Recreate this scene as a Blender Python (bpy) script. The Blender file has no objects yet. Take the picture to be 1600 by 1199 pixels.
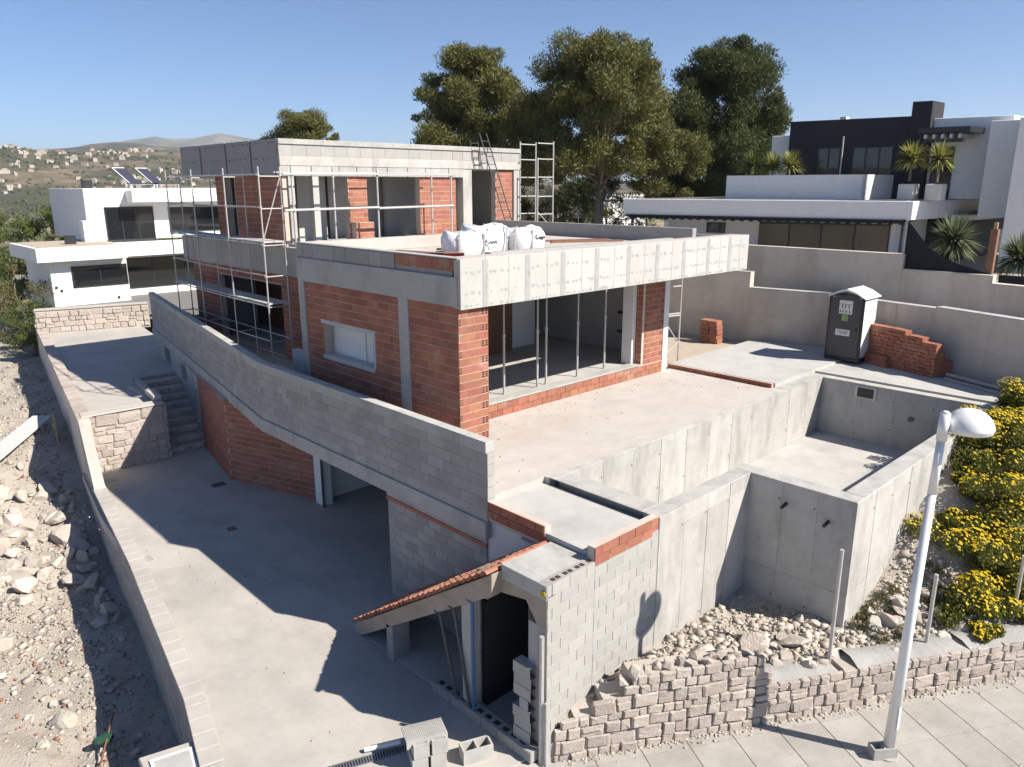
import bpy, math, random
import numpy as np
from mathutils import Matrix, Vector
random.seed(7); rng = np.random.default_rng(7)
scene = bpy.context.scene
COL = scene.collection
R = math.radians
CAM_Z = 5.6

# ------------------------------------------------------------------ camera
cd = bpy.data.cameras.new('camera'); cam = bpy.data.objects.new('camera', cd); COL.objects.link(cam)
cd.sensor_width = 36; cd.lens = 26.587; cd.clip_start = 0.1; cd.clip_end = 40000
PITCH, ROLL, YAW = R(14.614), R(-0.068), R(43.815)
fw = Vector((math.sin(YAW)*math.cos(PITCH), math.cos(YAW)*math.cos(PITCH), -math.sin(PITCH)))
rt = Vector((math.cos(YAW), -math.sin(YAW), 0)); up = rt.cross(fw)
rt2 = rt*math.cos(ROLL)+up*math.sin(ROLL); up2 = -rt*math.sin(ROLL)+up*math.cos(ROLL)
cam.matrix_world = Matrix(((rt2.x, up2.x, -fw.x, 0), (rt2.y, up2.y, -fw.y, 0), (rt2.z, up2.z, -fw.z, CAM_Z), (0, 0, 0, 1)))
scene.camera = cam

# ------------------------------------------------------------------ sky and sun
SUN_TRAVEL = Vector((-0.49, 1.0, -1.0)).normalized()
sun_el = math.asin(-SUN_TRAVEL.z); sun_az = math.atan2(-SUN_TRAVEL.x, -SUN_TRAVEL.y)
world = bpy.data.worlds.new('World'); scene.world = world; world.use_nodes = True
wn = world.node_tree.nodes; wl = world.node_tree.links
sky = wn.new('ShaderNodeTexSky'); sky.sky_type = 'NISHITA'; sky.sun_disc = False
sky.sun_elevation = sun_el; sky.sun_rotation = sun_az; sky.altitude = 2500; sky.air_density = 1.0; sky.dust_density = 0.0; sky.ozone_density = 6.0
wl.new(sky.outputs['Color'], wn['Background'].inputs['Color']); wn['Background'].inputs['Strength'].default_value = 0.072
sd = bpy.data.lights.new('sun', 'SUN'); sun = bpy.data.objects.new('sun', sd); COL.objects.link(sun)
sd.energy = 5.0; sd.angle = R(0.53); sd.color = (1.0, 0.93, 0.83)
sun.rotation_euler = SUN_TRAVEL.to_track_quat('-Z', 'Y').to_euler(); sun.location = (30, -40, 60)
scene.render.resolution_x = 1024; scene.render.resolution_y = 767
vs = scene.view_settings; vs.view_transform = 'Standard'; vs.look = 'None'; vs.exposure = 0.90; vs.gamma = 1.0; vs.use_curve_mapping = False
scene.render.engine = 'CYCLES'
scene.cycles.max_bounces = 8; scene.cycles.diffuse_bounces = 2; scene.cycles.volume_bounces = 0

# ------------------------------------------------------------------ materials
def nodes(name):
    m = bpy.data.materials.new(name); m.use_nodes = True
    nt = m.node_tree; b = nt.nodes['Principled BSDF']
    return m, nt, b
def _noise(nt, vec, scale, detail=4, rough=.6):
    n = nt.nodes.new('ShaderNodeTexNoise'); n.inputs['Scale'].default_value = scale; n.inputs['Detail'].default_value = detail
    n.inputs['Roughness'].default_value = rough; nt.links.new(vec, n.inputs['Vector']); return n.outputs['Fac']
def _ramp(nt, fac, a, b):
    r = nt.nodes.new('ShaderNodeMapRange'); r.inputs['From Min'].default_value = a; r.inputs['From Max'].default_value = b
    nt.links.new(fac, r.inputs['Value']); return r.outputs['Result']
def _mix(nt, fac, c1, c2):
    m = nt.nodes.new('ShaderNodeMix'); m.data_type = 'RGBA'
    for i, c in ((6, c1), (7, c2)):
        if isinstance(c, tuple): m.inputs[i].default_value = (*c, 1)
        else: nt.links.new(c, m.inputs[i])
    if isinstance(fac, float): m.inputs[0].default_value = fac
    else: nt.links.new(fac, m.inputs[0])
    return m.outputs[2]
def _math(nt, op, a, b=None):
    m = nt.nodes.new('ShaderNodeMath'); m.operation = op
    for i, v in enumerate((a, b)):
        if v is None: continue
        if isinstance(v, (int, float)): m.inputs[i].default_value = v
        else: nt.links.new(v, m.inputs[i])
    return m.outputs[0]
def _pos(nt, stretch=None):
    g = nt.nodes.new('ShaderNodeNewGeometry'); o = g.outputs['Position']
    if stretch:
        mp = nt.nodes.new('ShaderNodeMapping'); mp.inputs['Scale'].default_value = stretch; nt.links.new(o, mp.inputs['Vector']); o = mp.outputs['Vector']
    return o
def _bump(nt, b, h, strength, dist):
    bp = nt.nodes.new('ShaderNodeBump'); bp.inputs['Strength'].default_value = strength; bp.inputs['Distance'].default_value = dist
    nt.links.new(h, bp.inputs['Height']); nt.links.new(bp.outputs['Normal'], b.inputs['Normal'])
def surf(name, base, dark=None, light=None, big=.6, mid=4., fine=40., rough=.85, bump=.3, bdist=.01, stain=None, stain_scale=(1, 1, 1), stain_lo=.55, stain_hi=.75, rnd=0., spec=.3, metal=0., blot=.35):
    """weathered surface: blotches, mid mottling, fine grain, optional stains, per-piece value variation"""
    m, nt, b = nodes(name)
    v = _pos(nt)
    dark = dark or tuple(c*.72 for c in base); light = light or tuple(min(1, c*1.18) for c in base)
    f1 = _ramp(nt, _noise(nt, v, big, 5, .65), .3, .7); f2 = _ramp(nt, _noise(nt, v, mid, 5, .7), .28, .72); f3 = _noise(nt, v, fine, 3, .7)
    c = _mix(nt, f1, dark, base); c = _mix(nt, _math(nt, 'MULTIPLY', f2, .7), c, light)
    f4 = _ramp(nt, _noise(nt, _pos(nt, (1, 1, 1)), mid*2.7, 6, .75), .52, .72); c = _mix(nt, _math(nt, 'MULTIPLY', f4, blot), c, tuple(x*.72 for x in base))
    c = _mix(nt, _math(nt, 'MULTIPLY', _ramp(nt, f3, .35, .65), .22), c, tuple(x*.8 for x in base))
    if stain:
        vs_ = _pos(nt, stain_scale); s = _ramp(nt, _noise(nt, vs_, 1.0, 6, .6), stain_lo, stain_hi)
        c = _mix(nt, _math(nt, 'MULTIPLY', s, .75), c, stain)
    if rnd:
        oi = nt.nodes.new('ShaderNodeObjectInfo'); g = nt.nodes.new('ShaderNodeNewGeometry')
        r = _math(nt, 'FRACT', _math(nt, 'ADD', oi.outputs['Random'], g.outputs['Random Per Island']))
        hsv = nt.nodes.new('ShaderNodeHueSaturation'); nt.links.new(c, hsv.inputs['Color'])
        nt.links.new(_math(nt, 'ADD', _math(nt, 'MULTIPLY', r, 2*rnd), 1-rnd), hsv.inputs['Value'])
        nt.links.new(_math(nt, 'ADD', _math(nt, 'MULTIPLY', _math(nt, 'FRACT', _math(nt, 'MULTIPLY', r, 7.13)), .02), .49), hsv.inputs['Hue'])
        c = hsv.outputs['Color']
    nt.links.new(c, b.inputs['Base Color']); b.inputs['Roughness'].default_value = rough
    b.inputs['Specular IOR Level'].default_value = spec; b.inputs['Metallic'].default_value = metal
    if bump: _bump(nt, b, _math(nt, 'ADD', f3, _math(nt, 'MULTIPLY', f2, .6)), bump, bdist)
    return m
def plain(name, base, rough=.5, metal=0., spec=.5, emit=None):
    m, nt, b = nodes(name); v = _pos(nt)
    c = _mix(nt, _ramp(nt, _noise(nt, v, 3., 4), .3, .7), tuple(x*.86 for x in base), base)
    nt.links.new(c, b.inputs['Base Color']); b.inputs['Roughness'].default_value = rough; b.inputs['Metallic'].default_value = metal
    b.inputs['Specular IOR Level'].default_value = spec
    return m
def leafmat(name, a, b_, c_, trans=.25):
    m, nt, b = nodes(name)
    g = nt.nodes.new('ShaderNodeNewGeometry'); v = g.outputs['Position']
    n = _ramp(nt, _noise(nt, v, .45, 3), .35, .65)
    c = _mix(nt, n, a, b_); c = _mix(nt, _math(nt, 'MULTIPLY', g.outputs['Random Per Island'], .75), c, c_)
    nt.links.new(c, b.inputs['Base Color']); b.inputs['Roughness'].default_value = .65; b.inputs['Specular IOR Level'].default_value = .25
    t = nt.nodes.new('ShaderNodeBsdfTranslucent'); nt.links.new(c, t.inputs['Color'])
    mx = nt.nodes.new('ShaderNodeMixShader'); mx.inputs[0].default_value = trans
    nt.links.new(b.outputs[0], mx.inputs[1]); nt.links.new(t.outputs[0], mx.inputs[2]); nt.links.new(mx.outputs[0], nt.nodes['Material Output'].inputs['Surface'])
    return m
def glass(name, col=(.012, .014, .017)):
    m, nt, b = nodes(name); b.inputs['Base Color'].default_value = (*col, 1); b.inputs['Roughness'].default_value = .03; b.inputs['Specular IOR Level'].default_value = 1.0; b.inputs['IOR'].default_value = 1.45
    _bump(nt, b, _noise(nt, _pos(nt), .8, 2), .03, .05)
    return m

M = {}
M['conc'] = surf('cast_concrete', (.395, .386, .370), (.31, .306, .294), (.480, .472, .455), big=.5, mid=2.2, fine=30, bump=.3, stain=(.225, .22, .212), stain_scale=(1.3, 1.3, .5), stain_lo=.5, stain_hi=.78, blot=.45)
M['conc_pool'] = surf('pool_concrete', (.42, .41, .386), (.31, .303, .286), (.51, .50, .472), big=.6, mid=2.2, fine=35, bump=.25, stain=(.205, .20, .19), stain_scale=(1.7, 1.7, .5), stain_lo=.5, stain_hi=.78, rnd=.07, blot=.55)
M['conc_ret'] = surf('retaining_concrete', (.60, .535, .455), (.475, .42, .355), (.67, .605, .525), big=.35, mid=1.6, fine=30, bump=.25, stain=(.35, .28, .21), stain_scale=(1.0, 1.0, .22), stain_lo=.48, stain_hi=.75, rnd=.05, blot=.4)
M['conc_brown'] = surf('old_brown_concrete', (.34, .29, .235), (.25, .205, .16), (.42, .37, .31), big=.9, mid=3, fine=40, bump=.5, stain=(.30, .165, .10), stain_scale=(1.2, 1.2, 1.2), stain_lo=.55, stain_hi=.8, blot=.5)
M['terrace'] = surf('terrace_screed', (.455, .420, .388), (.375, .353, .333), (.52, .487, .455), big=.4, mid=1.5, fine=50, bump=.15, bdist=.004, stain=(.42, .325, .272), stain_scale=(.55, .8, 1), stain_lo=.5, stain_hi=.8, blot=.38)
M['slab'] = surf('grey_slab_screed', (.435, .427, .407), (.36, .355, .34), (.50, .492, .47), big=.45, mid=1.8, fine=50, bump=.15, bdist=.004, stain=(.305, .295, .28), stain_scale=(.8, .8, 1), stain_lo=.5, stain_hi=.8, blot=.3)
M['drive'] = surf('driveway_concrete', (.43, .402, .364), (.34, .319, .292), (.495, .466, .426), big=.35, mid=1.3, fine=60, bump=.15, bdist=.004, stain=(.262, .246, .226), stain_scale=(.7, .42, 1), stain_lo=.46, stain_hi=.8, blot=.38)
M['block'] = surf('concrete_block', (.328, .320, .308), (.280, .274, .264), (.376, .368, .352), big=1.2, mid=5, fine=70, bump=.5, rnd=.13)
M['block_mortar'] = surf('block_mortar', (.344, .336, .320), big=2, mid=6, fine=60, bump=.5)
M['block_lit'] = surf('sunlit_concrete_block', (.361, .350, .332), (.310, .304, .289), (.397, .390, .368), big=1.2, mid=5, fine=70, bump=.45, rnd=.06)  # block colour again, paler, with sunlight put into the tone
M['brick'] = surf('hollow_clay_brick', (.325, .130, .083), (.245, .092, .057), (.395, .182, .124), big=.9, mid=7, fine=60, bump=.45, rnd=.15, stain=(.46, .35, .29), stain_scale=(1.4, 1.4, 2.0), stain_lo=.58, stain_hi=.84, blot=.5)
M['brick_mortar'] = surf('brick_mortar', (.52, .44, .385), (.43, .34, .28), (.58, .51, .455), big=2, mid=7, fine=60, bump=.4)
M['hole'] = plain('cell_shade', (.05, .025, .02), .9)  # near-black for shallow cells and boxes, shade of depth put into the colour
M['stone'] = surf('limestone_block', (.49, .425, .372), (.40, .34, .29), (.57, .51, .46), big=1.3, mid=6, fine=45, bump=1.0, bdist=.03, rnd=.13, blot=.45)
M['stone_mortar'] = surf('stone_mortar', (.46, .405, .355), (.38, .33, .285), (.52, .47, .42), big=2, mid=6, fine=50, bump=.7, bdist=.02)
M['rock'] = surf('quarried_limestone', (.47, .415, .355), (.36, .30, .245), (.58, .54, .485), big=1.0, mid=4.5, fine=30, bump=.9, bdist=.03, rnd=.16, blot=.4)
M['gravel'] = surf('limestone_gravel', (.403, .353, .298), (.336, .286, .235), (.487, .445, .395), big=1, mid=5, fine=30, bump=.4, rnd=.25)
M['soil'] = surf('stony_soil', (.40, .355, .30), (.315, .275, .228), (.50, .46, .405), big=.4, mid=2.6, fine=22, bump=1.0, bdist=.04, stain=(.27, .232, .185), stain_scale=(.8, .8, .8))
M['sand'] = surf('sandy_ground', (.420, .353, .277), (.361, .298, .231), (.479, .420, .344), big=.5, mid=3, fine=30, bump=.7, bdist=.02)
M['plaster'] = surf('white_plaster', (.78, .775, .75), (.72, .715, .70), (.82, .815, .80), big=.5, mid=2, fine=40, bump=.08, rough=.8)
M['plaster_grey'] = surf('grey_plaster', (.50, .50, .49), (.44, .44, .43), (.55, .55, .54), big=.8, mid=2, fine=40, bump=.1)
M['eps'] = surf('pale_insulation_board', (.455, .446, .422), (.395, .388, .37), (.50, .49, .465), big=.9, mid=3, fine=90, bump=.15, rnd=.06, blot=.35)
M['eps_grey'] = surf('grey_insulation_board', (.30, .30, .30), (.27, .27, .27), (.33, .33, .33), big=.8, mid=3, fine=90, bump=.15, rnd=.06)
M['adhesive'] = surf('grey_adhesive', (.36, .355, .345), big=2, mid=8, fine=60, bump=.4)
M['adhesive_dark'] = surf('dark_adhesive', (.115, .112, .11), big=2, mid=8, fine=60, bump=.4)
M['steel'] = surf('galvanised_steel', (.50, .49, .47), (.38, .37, .36), (.60, .59, .57), big=3, mid=9, fine=60, bump=.1, rough=.5, metal=.35, stain=(.38, .30, .23), stain_scale=(4, 4, 2), stain_lo=.6, stain_hi=.8)
M['steel_dark'] = surf('dark_steel', (.10, .10, .105), big=3, mid=9, fine=60, bump=.1, rough=.5, metal=.4)
M['deck'] = surf('scaffold_board', (.43, .415, .395), (.33, .32, .305), (.62, .61, .58), big=1.3, mid=5, fine=40, bump=.3, rough=.7, stain=(.72, .715, .70), stain_scale=(1.5, 1.5, 1.5), stain_lo=.56, stain_hi=.66)
M['blue'] = plain('blue_painted_steel', (.04, .13, .32), .45)
M['wood'] = surf('timber', (.42, .27, .15), (.30, .185, .10), (.52, .37, .23), big=2, mid=8, fine=50, bump=.4)
M['wood_dark_and_shade'] = surf('dark_timber_and_shade', (.20, .10, .065), (.14, .07, .045), (.28, .15, .10), big=2, mid=8, fine=50, bump=.4, rnd=.15)  # timber; also carries the painted dark of rooms behind openings
M['white'] = plain('white_paint', (.78, .78, .77), .35)
M['whiteplastic'] = plain('white_plastic', (.74, .745, .75), .4)
M['toilet'] = plain('charcoal_plastic', (.055, .057, .065), .45)
M['toilet_dark'] = plain('black_plastic', (.02, .02, .024), .5)
M['sticker'] = plain('white_sticker', (.70, .71, .69), .5)
M['green_sticker'] = plain('green_sticker', (.24, .36, .12), .5)
M['ink'] = plain('black_ink', (.02, .02, .022), .6)
M['bag'] = surf('woven_white_sack', (.76, .765, .78), (.68, .685, .70), (.80, .805, .81), big=3, mid=9, fine=80, bump=.5, bdist=.02, rough=.7)
M['glass'] = glass('dark_window_glass'); M['frame'] = plain('dark_window_frame', (.028, .029, .032), .4)
M['black_render_and_shade'] = surf('anthracite_render_and_shade', (.030, .031, .035), (.025, .026, .03), (.035, .036, .04), big=.7, mid=3, fine=60, bump=.15)  # villa render; also carries painted shade inside the gatehouse
M['mesh_fabric'] = surf('black_shade_fabric', (.020, .021, .026), (.016, .017, .02), (.026, .027, .032), big=.7, mid=3, fine=90, bump=.4, bdist=.01)
M['pot'] = plain('cream_planter', (.66, .64, .58), .6)
M['navy'] = plain('navy_lounger_fabric', (.018, .022, .055), .7)
M['tile'] = surf('clay_roof_tile', (.414, .180, .113), (.333, .131, .077), (.495, .270, .189), big=2, mid=7, fine=50, bump=.5, rnd=.2)
M['tilework'] = surf('grey_pool_deck_tile', (.17, .167, .16), (.145, .142, .138), (.20, .197, .19), big=.6, mid=2, fine=40, bump=.1)
M['pave'] = surf('pavement_slab', (.36, .34, .31), (.285, .268, .243), (.42, .40, .368), big=.7, mid=2.4, fine=45, bump=.4, rnd=.07, stain=(.215, .202, .182), stain_scale=(.9, .9, 1), stain_lo=.46, stain_hi=.78, blot=.5)
M['pave_joint'] = surf('pavement_joint', (.30, .28, .25), big=2, mid=6, fine=40, bump=.5)
M['road'] = surf('grey_kerb_concrete', (.42, .40, .37), big=.8, mid=3, fine=45, bump=.3)
M['mortar_grey'] = surf('trowelled_mortar', (.33, .325, .31), (.26, .255, .245), (.40, .395, .38), big=.9, mid=4, fine=30, bump=.6, bdist=.02)
M['lilac'] = surf('smooth_grey_render', (.60, .60, .61), (.55, .55, .56), (.64, .64, .65), big=.8, mid=3, fine=60, bump=.1)
M['green_tarp'] = plain('green_plastic_sheet', (.014, .065, .035), .55)
M['grate'] = plain('galvanised_grate', (.30, .31, .33), .4, .6)
M['pine'] = leafmat('pine_needles', (.062, .080, .022), (.130, .138, .042), (.225, .205, .070))
M['pine_dark'] = leafmat('dark_pine_needles', (.036, .056, .019), (.070, .092, .030), (.12, .13, .046))
M['leaf'] = leafmat('shrub_leaves', (.045, .075, .020), (.085, .115, .030), (.14, .16, .045))
M['leaf_yellow'] = leafmat('yellow_green_shrub_leaves', (.075, .105, .022), (.14, .165, .036), (.26, .245, .055))
M['leaf_dry'] = leafmat('dry_shrub_leaves', (.11, .085, .035), (.19, .14, .06), (.09, .11, .035))
M['leaf_grey'] = leafmat('grey_green_leaves', (.085, .115, .06), (.15, .18, .095), (.21, .23, .13))
M['yucca'] = leafmat('yellow_green_blades', (.13, .16, .03), (.24, .25, .06), (.34, .33, .11))
M['flower'] = leafmat('yellow_petals', (.62, .44, .012), (.72, .56, .03), (.55, .36, .01), .3)
M['bark'] = surf('pine_bark', (.20, .165, .14), (.12, .095, .08), (.27, .235, .205), big=2, mid=8, fine=30, bump=.8, bdist=.03)
M['grass'] = leafmat('dry_grass', (.13, .12, .045), (.22, .19, .08), (.09, .11, .03))
M['villa_wall'] = surf('pale_villa_wall', (.46, .41, .35), rnd=.15, bump=0, big=.02, mid=.1, fine=1)
M['villa_roof'] = surf('terracotta_roof', (.33, .21, .15), rnd=.15, bump=0, big=.02, mid=.1, fine=1)

# ------------------------------------------------------------------ object helpers
WM = {}
def link(o, parent=None):
    COL.objects.link(o)
    if parent is not None:
        o.parent = parent; o.matrix_parent_inverse = WM.get(parent.name, Matrix.Identity(4)).inverted()
    return o
def thing(name, label, cat, loc=(0, 0, 0), group=None, parent=None):
    o = bpy.data.objects.new(name, None); o.empty_display_size = .2; o.location = loc; link(o)
    WM[o.name] = Matrix.Translation(Vector(loc)); o['label'] = label; o['category'] = cat
    if group: o['group'] = group
    return o
def tag(o, label, cat, group=None):
    o['label'] = label; o['category'] = cat
    if group: o['group'] = group
    return o
def structure(o): o['kind'] = 'structure'; return o
def stuff(o): o['kind'] = 'stuff'; return o
def meshobj(name, me, parent=None, mats=()):
    for m in mats: me.materials.append(M[m] if isinstance(m, str) else m)
    return link(bpy.data.objects.new(name, me), parent)
def fast(name, V, F, mats, parent=None, midx=None, smooth=False):
    """mesh from numpy arrays; F is (m,3) or (m,4)"""
    V = np.asarray(V, np.float32); F = np.asarray(F, np.int32); k = F.shape[1]
    me = bpy.data.meshes.new(name); me.vertices.add(len(V)); me.vertices.foreach_set('co', V.ravel())
    me.loops.add(F.size); me.loops.foreach_set('vertex_index', F.ravel())
    me.polygons.add(len(F)); me.polygons.foreach_set('loop_start', np.arange(0, F.size, k, dtype=np.int32))
    if midx is not None: me.polygons.foreach_set('material_index', np.asarray(midx, np.int32))
    if smooth: me.polygons.foreach_set('use_smooth', np.ones(len(F), bool))
    me.update(calc_edges=True)
    return meshobj(name, me, parent, mats if isinstance(mats, (list, tuple)) else (mats,))
class MB:
    def __init__(s): s.v = []; s.f = []; s.m = []
    def add(s, vs, fs, mi=0):
        n = len(s.v); s.v += [tuple(v) for v in vs]; s.f += [tuple(i+n for i in f) for f in fs]; s.m += [mi]*len(fs); return s
    def box(s, x0, x1, y0, y1, z0, z1, mi=0):
        return s.prism([(x0, y0), (x1, y0), (x1, y1), (x0, y1)], z0, z1, mi)
    def prism(s, poly, z0, z1, mi=0):
        a = sum(poly[i][0]*poly[(i+1) % len(poly)][1]-poly[(i+1) % len(poly)][0]*poly[i][1] for i in range(len(poly)))
        if a < 0: poly = poly[::-1]
        n = len(poly); vs = [(x, y, z0) for x, y in poly]+[(x, y, z1) for x, y in poly]
        fs = [tuple(range(n))[::-1], tuple(range(n, 2*n))]+[(i, (i+1) % n, n+(i+1) % n, n+i) for i in range(n)]
        return s.add(vs, fs, mi)
    def seg(s, p, q, t, z0, z1, mi=0):
        """wall from p to q in plan, thickness t to the right of p->q"""
        d = Vector((q[0]-p[0], q[1]-p[1])).normalized(); n = Vector((d.y, -d.x))*t
        return s.prism([p, q, (q[0]+n.x, q[1]+n.y), (p[0]+n.x, p[1]+n.y)], z0, z1, mi)
    def extr(s, prof, axis, a, b, mi=0):
        """extrude a 2-D profile (u,z) along x or y from a to b; profile axis is the other one"""
        n = len(prof)
        def P(u, z, w): return (w, u, z) if axis == 'x' else (u, w, z)
        vs = [P(u, z, a) for u, z in prof]+[P(u, z, b) for u, z in prof]
        fs = [tuple(range(n)), tuple(range(n, 2*n))[::-1]]+[(i, n+i, n+(i+1) % n, (i+1) % n) for i in range(n)]
        return s.add(vs, fs, mi)
    def tube(s, p, q, r, n=6, r2=None, mi=0, cap=True):
        p = Vector(p); q = Vector(q); d = (q-p).normalized(); a = d.orthogonal().normalized(); b = d.cross(a); r2 = r if r2 is None else r2
        vs = []
        for c, rr in ((p, r), (q, r2)):
            for i in range(n):
                t = 2*math.pi*i/n; vs.append(c+a*math.cos(t)*rr+b*math.sin(t)*rr)
        fs = [(i, (i+1) % n, n+(i+1) % n, n+i) for i in range(n)]
        if cap: fs += [tuple(range(n))[::-1], tuple(range(n, 2*n))]
        return s.add(vs, fs, mi)
    def build(s, name, mats, parent=None, bevel=0, smooth=False):
        me = bpy.data.meshes.new(name); me.from_pydata(s.v, [], s.f)
        if not isinstance(mats, (list, tuple)): mats = (mats,)
        if len(mats) > 1: me.polygons.foreach_set('material_index', s.m)
        if smooth: me.polygons.foreach_set('use_smooth', [True]*len(s.f))
        me.update(); o = meshobj(name, me, parent, mats)
        if bevel:
            b = o.modifiers.new('bevel', 'BEVEL'); b.width = bevel; b.segments = 1; b.limit_method = 'ANGLE'; b.angle_limit = R(40)
        return o
def box(name, x0, x1, y0, y1, z0, z1, mat, parent=None, bevel=0): return MB().box(x0, x1, y0, y1, z0, z1).build(name, mat, parent, bevel)
def recalc(o):
    import bmesh
    b = bmesh.new(); b.from_mesh(o.data); bmesh.ops.recalc_face_normals(b, faces=b.faces); b.to_mesh(o.data); b.free(); return o

# ------------------------------------------------------------------ masonry
_bm = {}
def piece_mesh(name, l, h, d, mat, ch=.003, holes=None):
    key = (name, round(l, 2), round(h, 3), d, mat, holes)
    if key in _bm: return _bm[key]
    m = MB(); l = round(l, 2)
    def ring(ix, y): return [(ix, y, ix), (l-ix, y, ix), (l-ix, y, h-ix), (ix, y, h-ix)]
    vs = ring(0, 0)+ring(0, d-ch)+ring(ch, d)
    fs = []
    for k in (0, 4):
        for i in range(4): fs.append((k+i, k+4+i, k+4+(i+1) % 4, k+(i+1) % 4))
    if not holes: fs.append((8, 11, 10, 9))
    m.add(vs, fs)
    if holes:   # shallow cells in a hollow brick's end face, their shade painted dark
        nx, nz = holes; x0, x1, z0, z1 = ch, l-ch, ch, h-ch
        gx = [x0]; gz = [z0]
        for i in range(nx): w = (x1-x0)/nx; gx += [x0+w*i+w*.2, x0+w*i+w*.8]
        for i in range(nz): w = (z1-z0)/nz; gz += [z0+w*i+w*.2, z0+w*i+w*.8]
        gx.append(x1); gz.append(z1)
        for i in range(len(gx)-1):
            for j in range(len(gz)-1):
                a, b, c, e = gx[i], gx[i+1], gz[j], gz[j+1]
                if i % 2 == 1 and j % 2 == 1:
                    q = d-.0055
                    m.add([(a, d, c), (b, d, c), (b, d, e), (a, d, e), (a, q, c), (b, q, c), (b, q, e), (a, q, e)], [(0, 1, 5, 4), (1, 2, 6, 5), (2, 3, 7, 6), (3, 0, 4, 7), (4, 5, 6, 7)], 1)
                else: m.add([(a, d, c), (b, d, c), (b, d, e), (a, d, e)], [(0, 3, 2, 1)])
    me = bpy.data.meshes.new(name); me.from_pydata(m.v, [], m.f); me.materials.append(M[mat])
    if holes: me.materials.append(M['hole']); me.polygons.foreach_set('material_index', m.m)
    me.update(); _bm[key] = me; return me
def masonry(parent, name, p, q, z0, z1, L, h, mat, d=.007, joint=.013, holes=(), single=True, collect=None, bond=.5, jit=.0012, ends=None, keep=None, phase=0, ragged=0):
    """running bond on the face left of p->q; pieces stand d proud of the plane; single pieces are objects, otherwise they go to collect"""
    p = Vector((p[0], p[1], 0)); q = Vector((q[0], q[1], 0)); U = (q-p); W = U.length; U.normalize(); N = Vector((-U.y, U.x, 0))
    nc = max(1, round((z1-z0)/h)); hh = (z1-z0)/nc; n = 0
    for r in range(nc):
        za, zb = z0+r*hh+joint/2, z0+(r+1)*hh-joint/2
        off = -((r+phase) % 2)*L*bond - random.uniform(0, .06)*L*(ragged > 0)
        u = off
        while u < W-.02:
            a, b = max(u, 0)+joint/2, min(u+L, W)-joint/2; u += L
            segs = [(a, b)]
            for (h0, h1, hz0, hz1) in holes:
                if zb > hz0+.02 and za < hz1-.02:
                    ns = []
                    for s0, s1 in segs:
                        if s1 <= h0 or s0 >= h1: ns.append((s0, s1)); continue
                        if h0-s0 > .04: ns.append((s0, h0))
                        if s1-h1 > .04: ns.append((h1, s1))
                    segs = ns
            for s0, s1 in segs:
                if s1-s0 < .03: continue
                l = round(s1-s0, 2); z = za
                if keep and not keep((s0+s1)/2, (za+zb)/2): continue
                hl = None
                if ends and l < L*.62 and (s0 < .02 or s1 > W-.02): hl = ends
                dz = random.uniform(-jit, jit)
                if single:
                    o = bpy.data.objects.new(name, piece_mesh(name, l, zb-za, d, mat, holes=hl)); link(o, parent)
                    pos = p+U*s0+N*(dz*2); rz = math.atan2(U.y, U.x)+random.uniform(-jit, jit)*2
                    o.location = (pos.x, pos.y, z+dz); o.rotation_euler = (0, 0, rz)
                    n += 1
                else:
                    a3 = p+U*s0; ch = .003
                    vs = []
                    for ix, y in ((0, 0), (0, d-ch), (ch, d)):
                        for uu, zz in ((ix, ix), (l-ix, ix), (l-ix, zb-za-ix), (ix, zb-za-ix)):
                            w = a3+U*uu+N*(y+dz*2); vs.append((w.x, w.y, z+zz))
                    collect.add(vs, [(k+i, k+4+i, k+4+(i+1) % 4, k+(i+1) % 4) for k in (0, 4) for i in range(4)]+[(8, 11, 10, 9)])
    return n
def stone_mesh(w, h, d, rs, n=8):
    """irregular dressed stone: squared outline with chipped corners, rough split face; local x along, y out, z up"""
    vs = []; out = []
    for cx, cz in ((1, 1), (-1, 1), (-1, -1), (1, -1)):
        a, b = rs.uniform(.72, .96), rs.uniform(.70, .96); p, q = rs.uniform(.93, 1.0), rs.uniform(.93, 1.0)
        c = [(cx*p, cz*b), (cx*a, cz*q)]; out += c if cx*cz > 0 else c[::-1]
    for sc, y in ((1.0, -.02), (1.0, d*.55), (.86, d)):
        for x, z in out: vs.append((w/2+x*w/2*sc*(1 if sc == 1 else rs.uniform(.94, 1.05)), y+(rs.uniform(-.16, .1)*d if sc < 1 else 0), h/2+z*h/2*sc*(1 if sc == 1 else rs.uniform(.94, 1.05))))
    vs.append((w/2+rs.uniform(-.15, .15)*w, d*rs.uniform(.92, 1.08), h/2+rs.uniform(-.15, .15)*h))
    fs = []
    for k in (0, n):
        for i in range(n): fs.append((k+i, k+(i+1) % n, k+n+(i+1) % n, k+n+i))
    for i in range(n): fs.append((2*n+i, 2*n+(i+1) % n, 3*n))
    return vs, fs
STONES = {}
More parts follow.
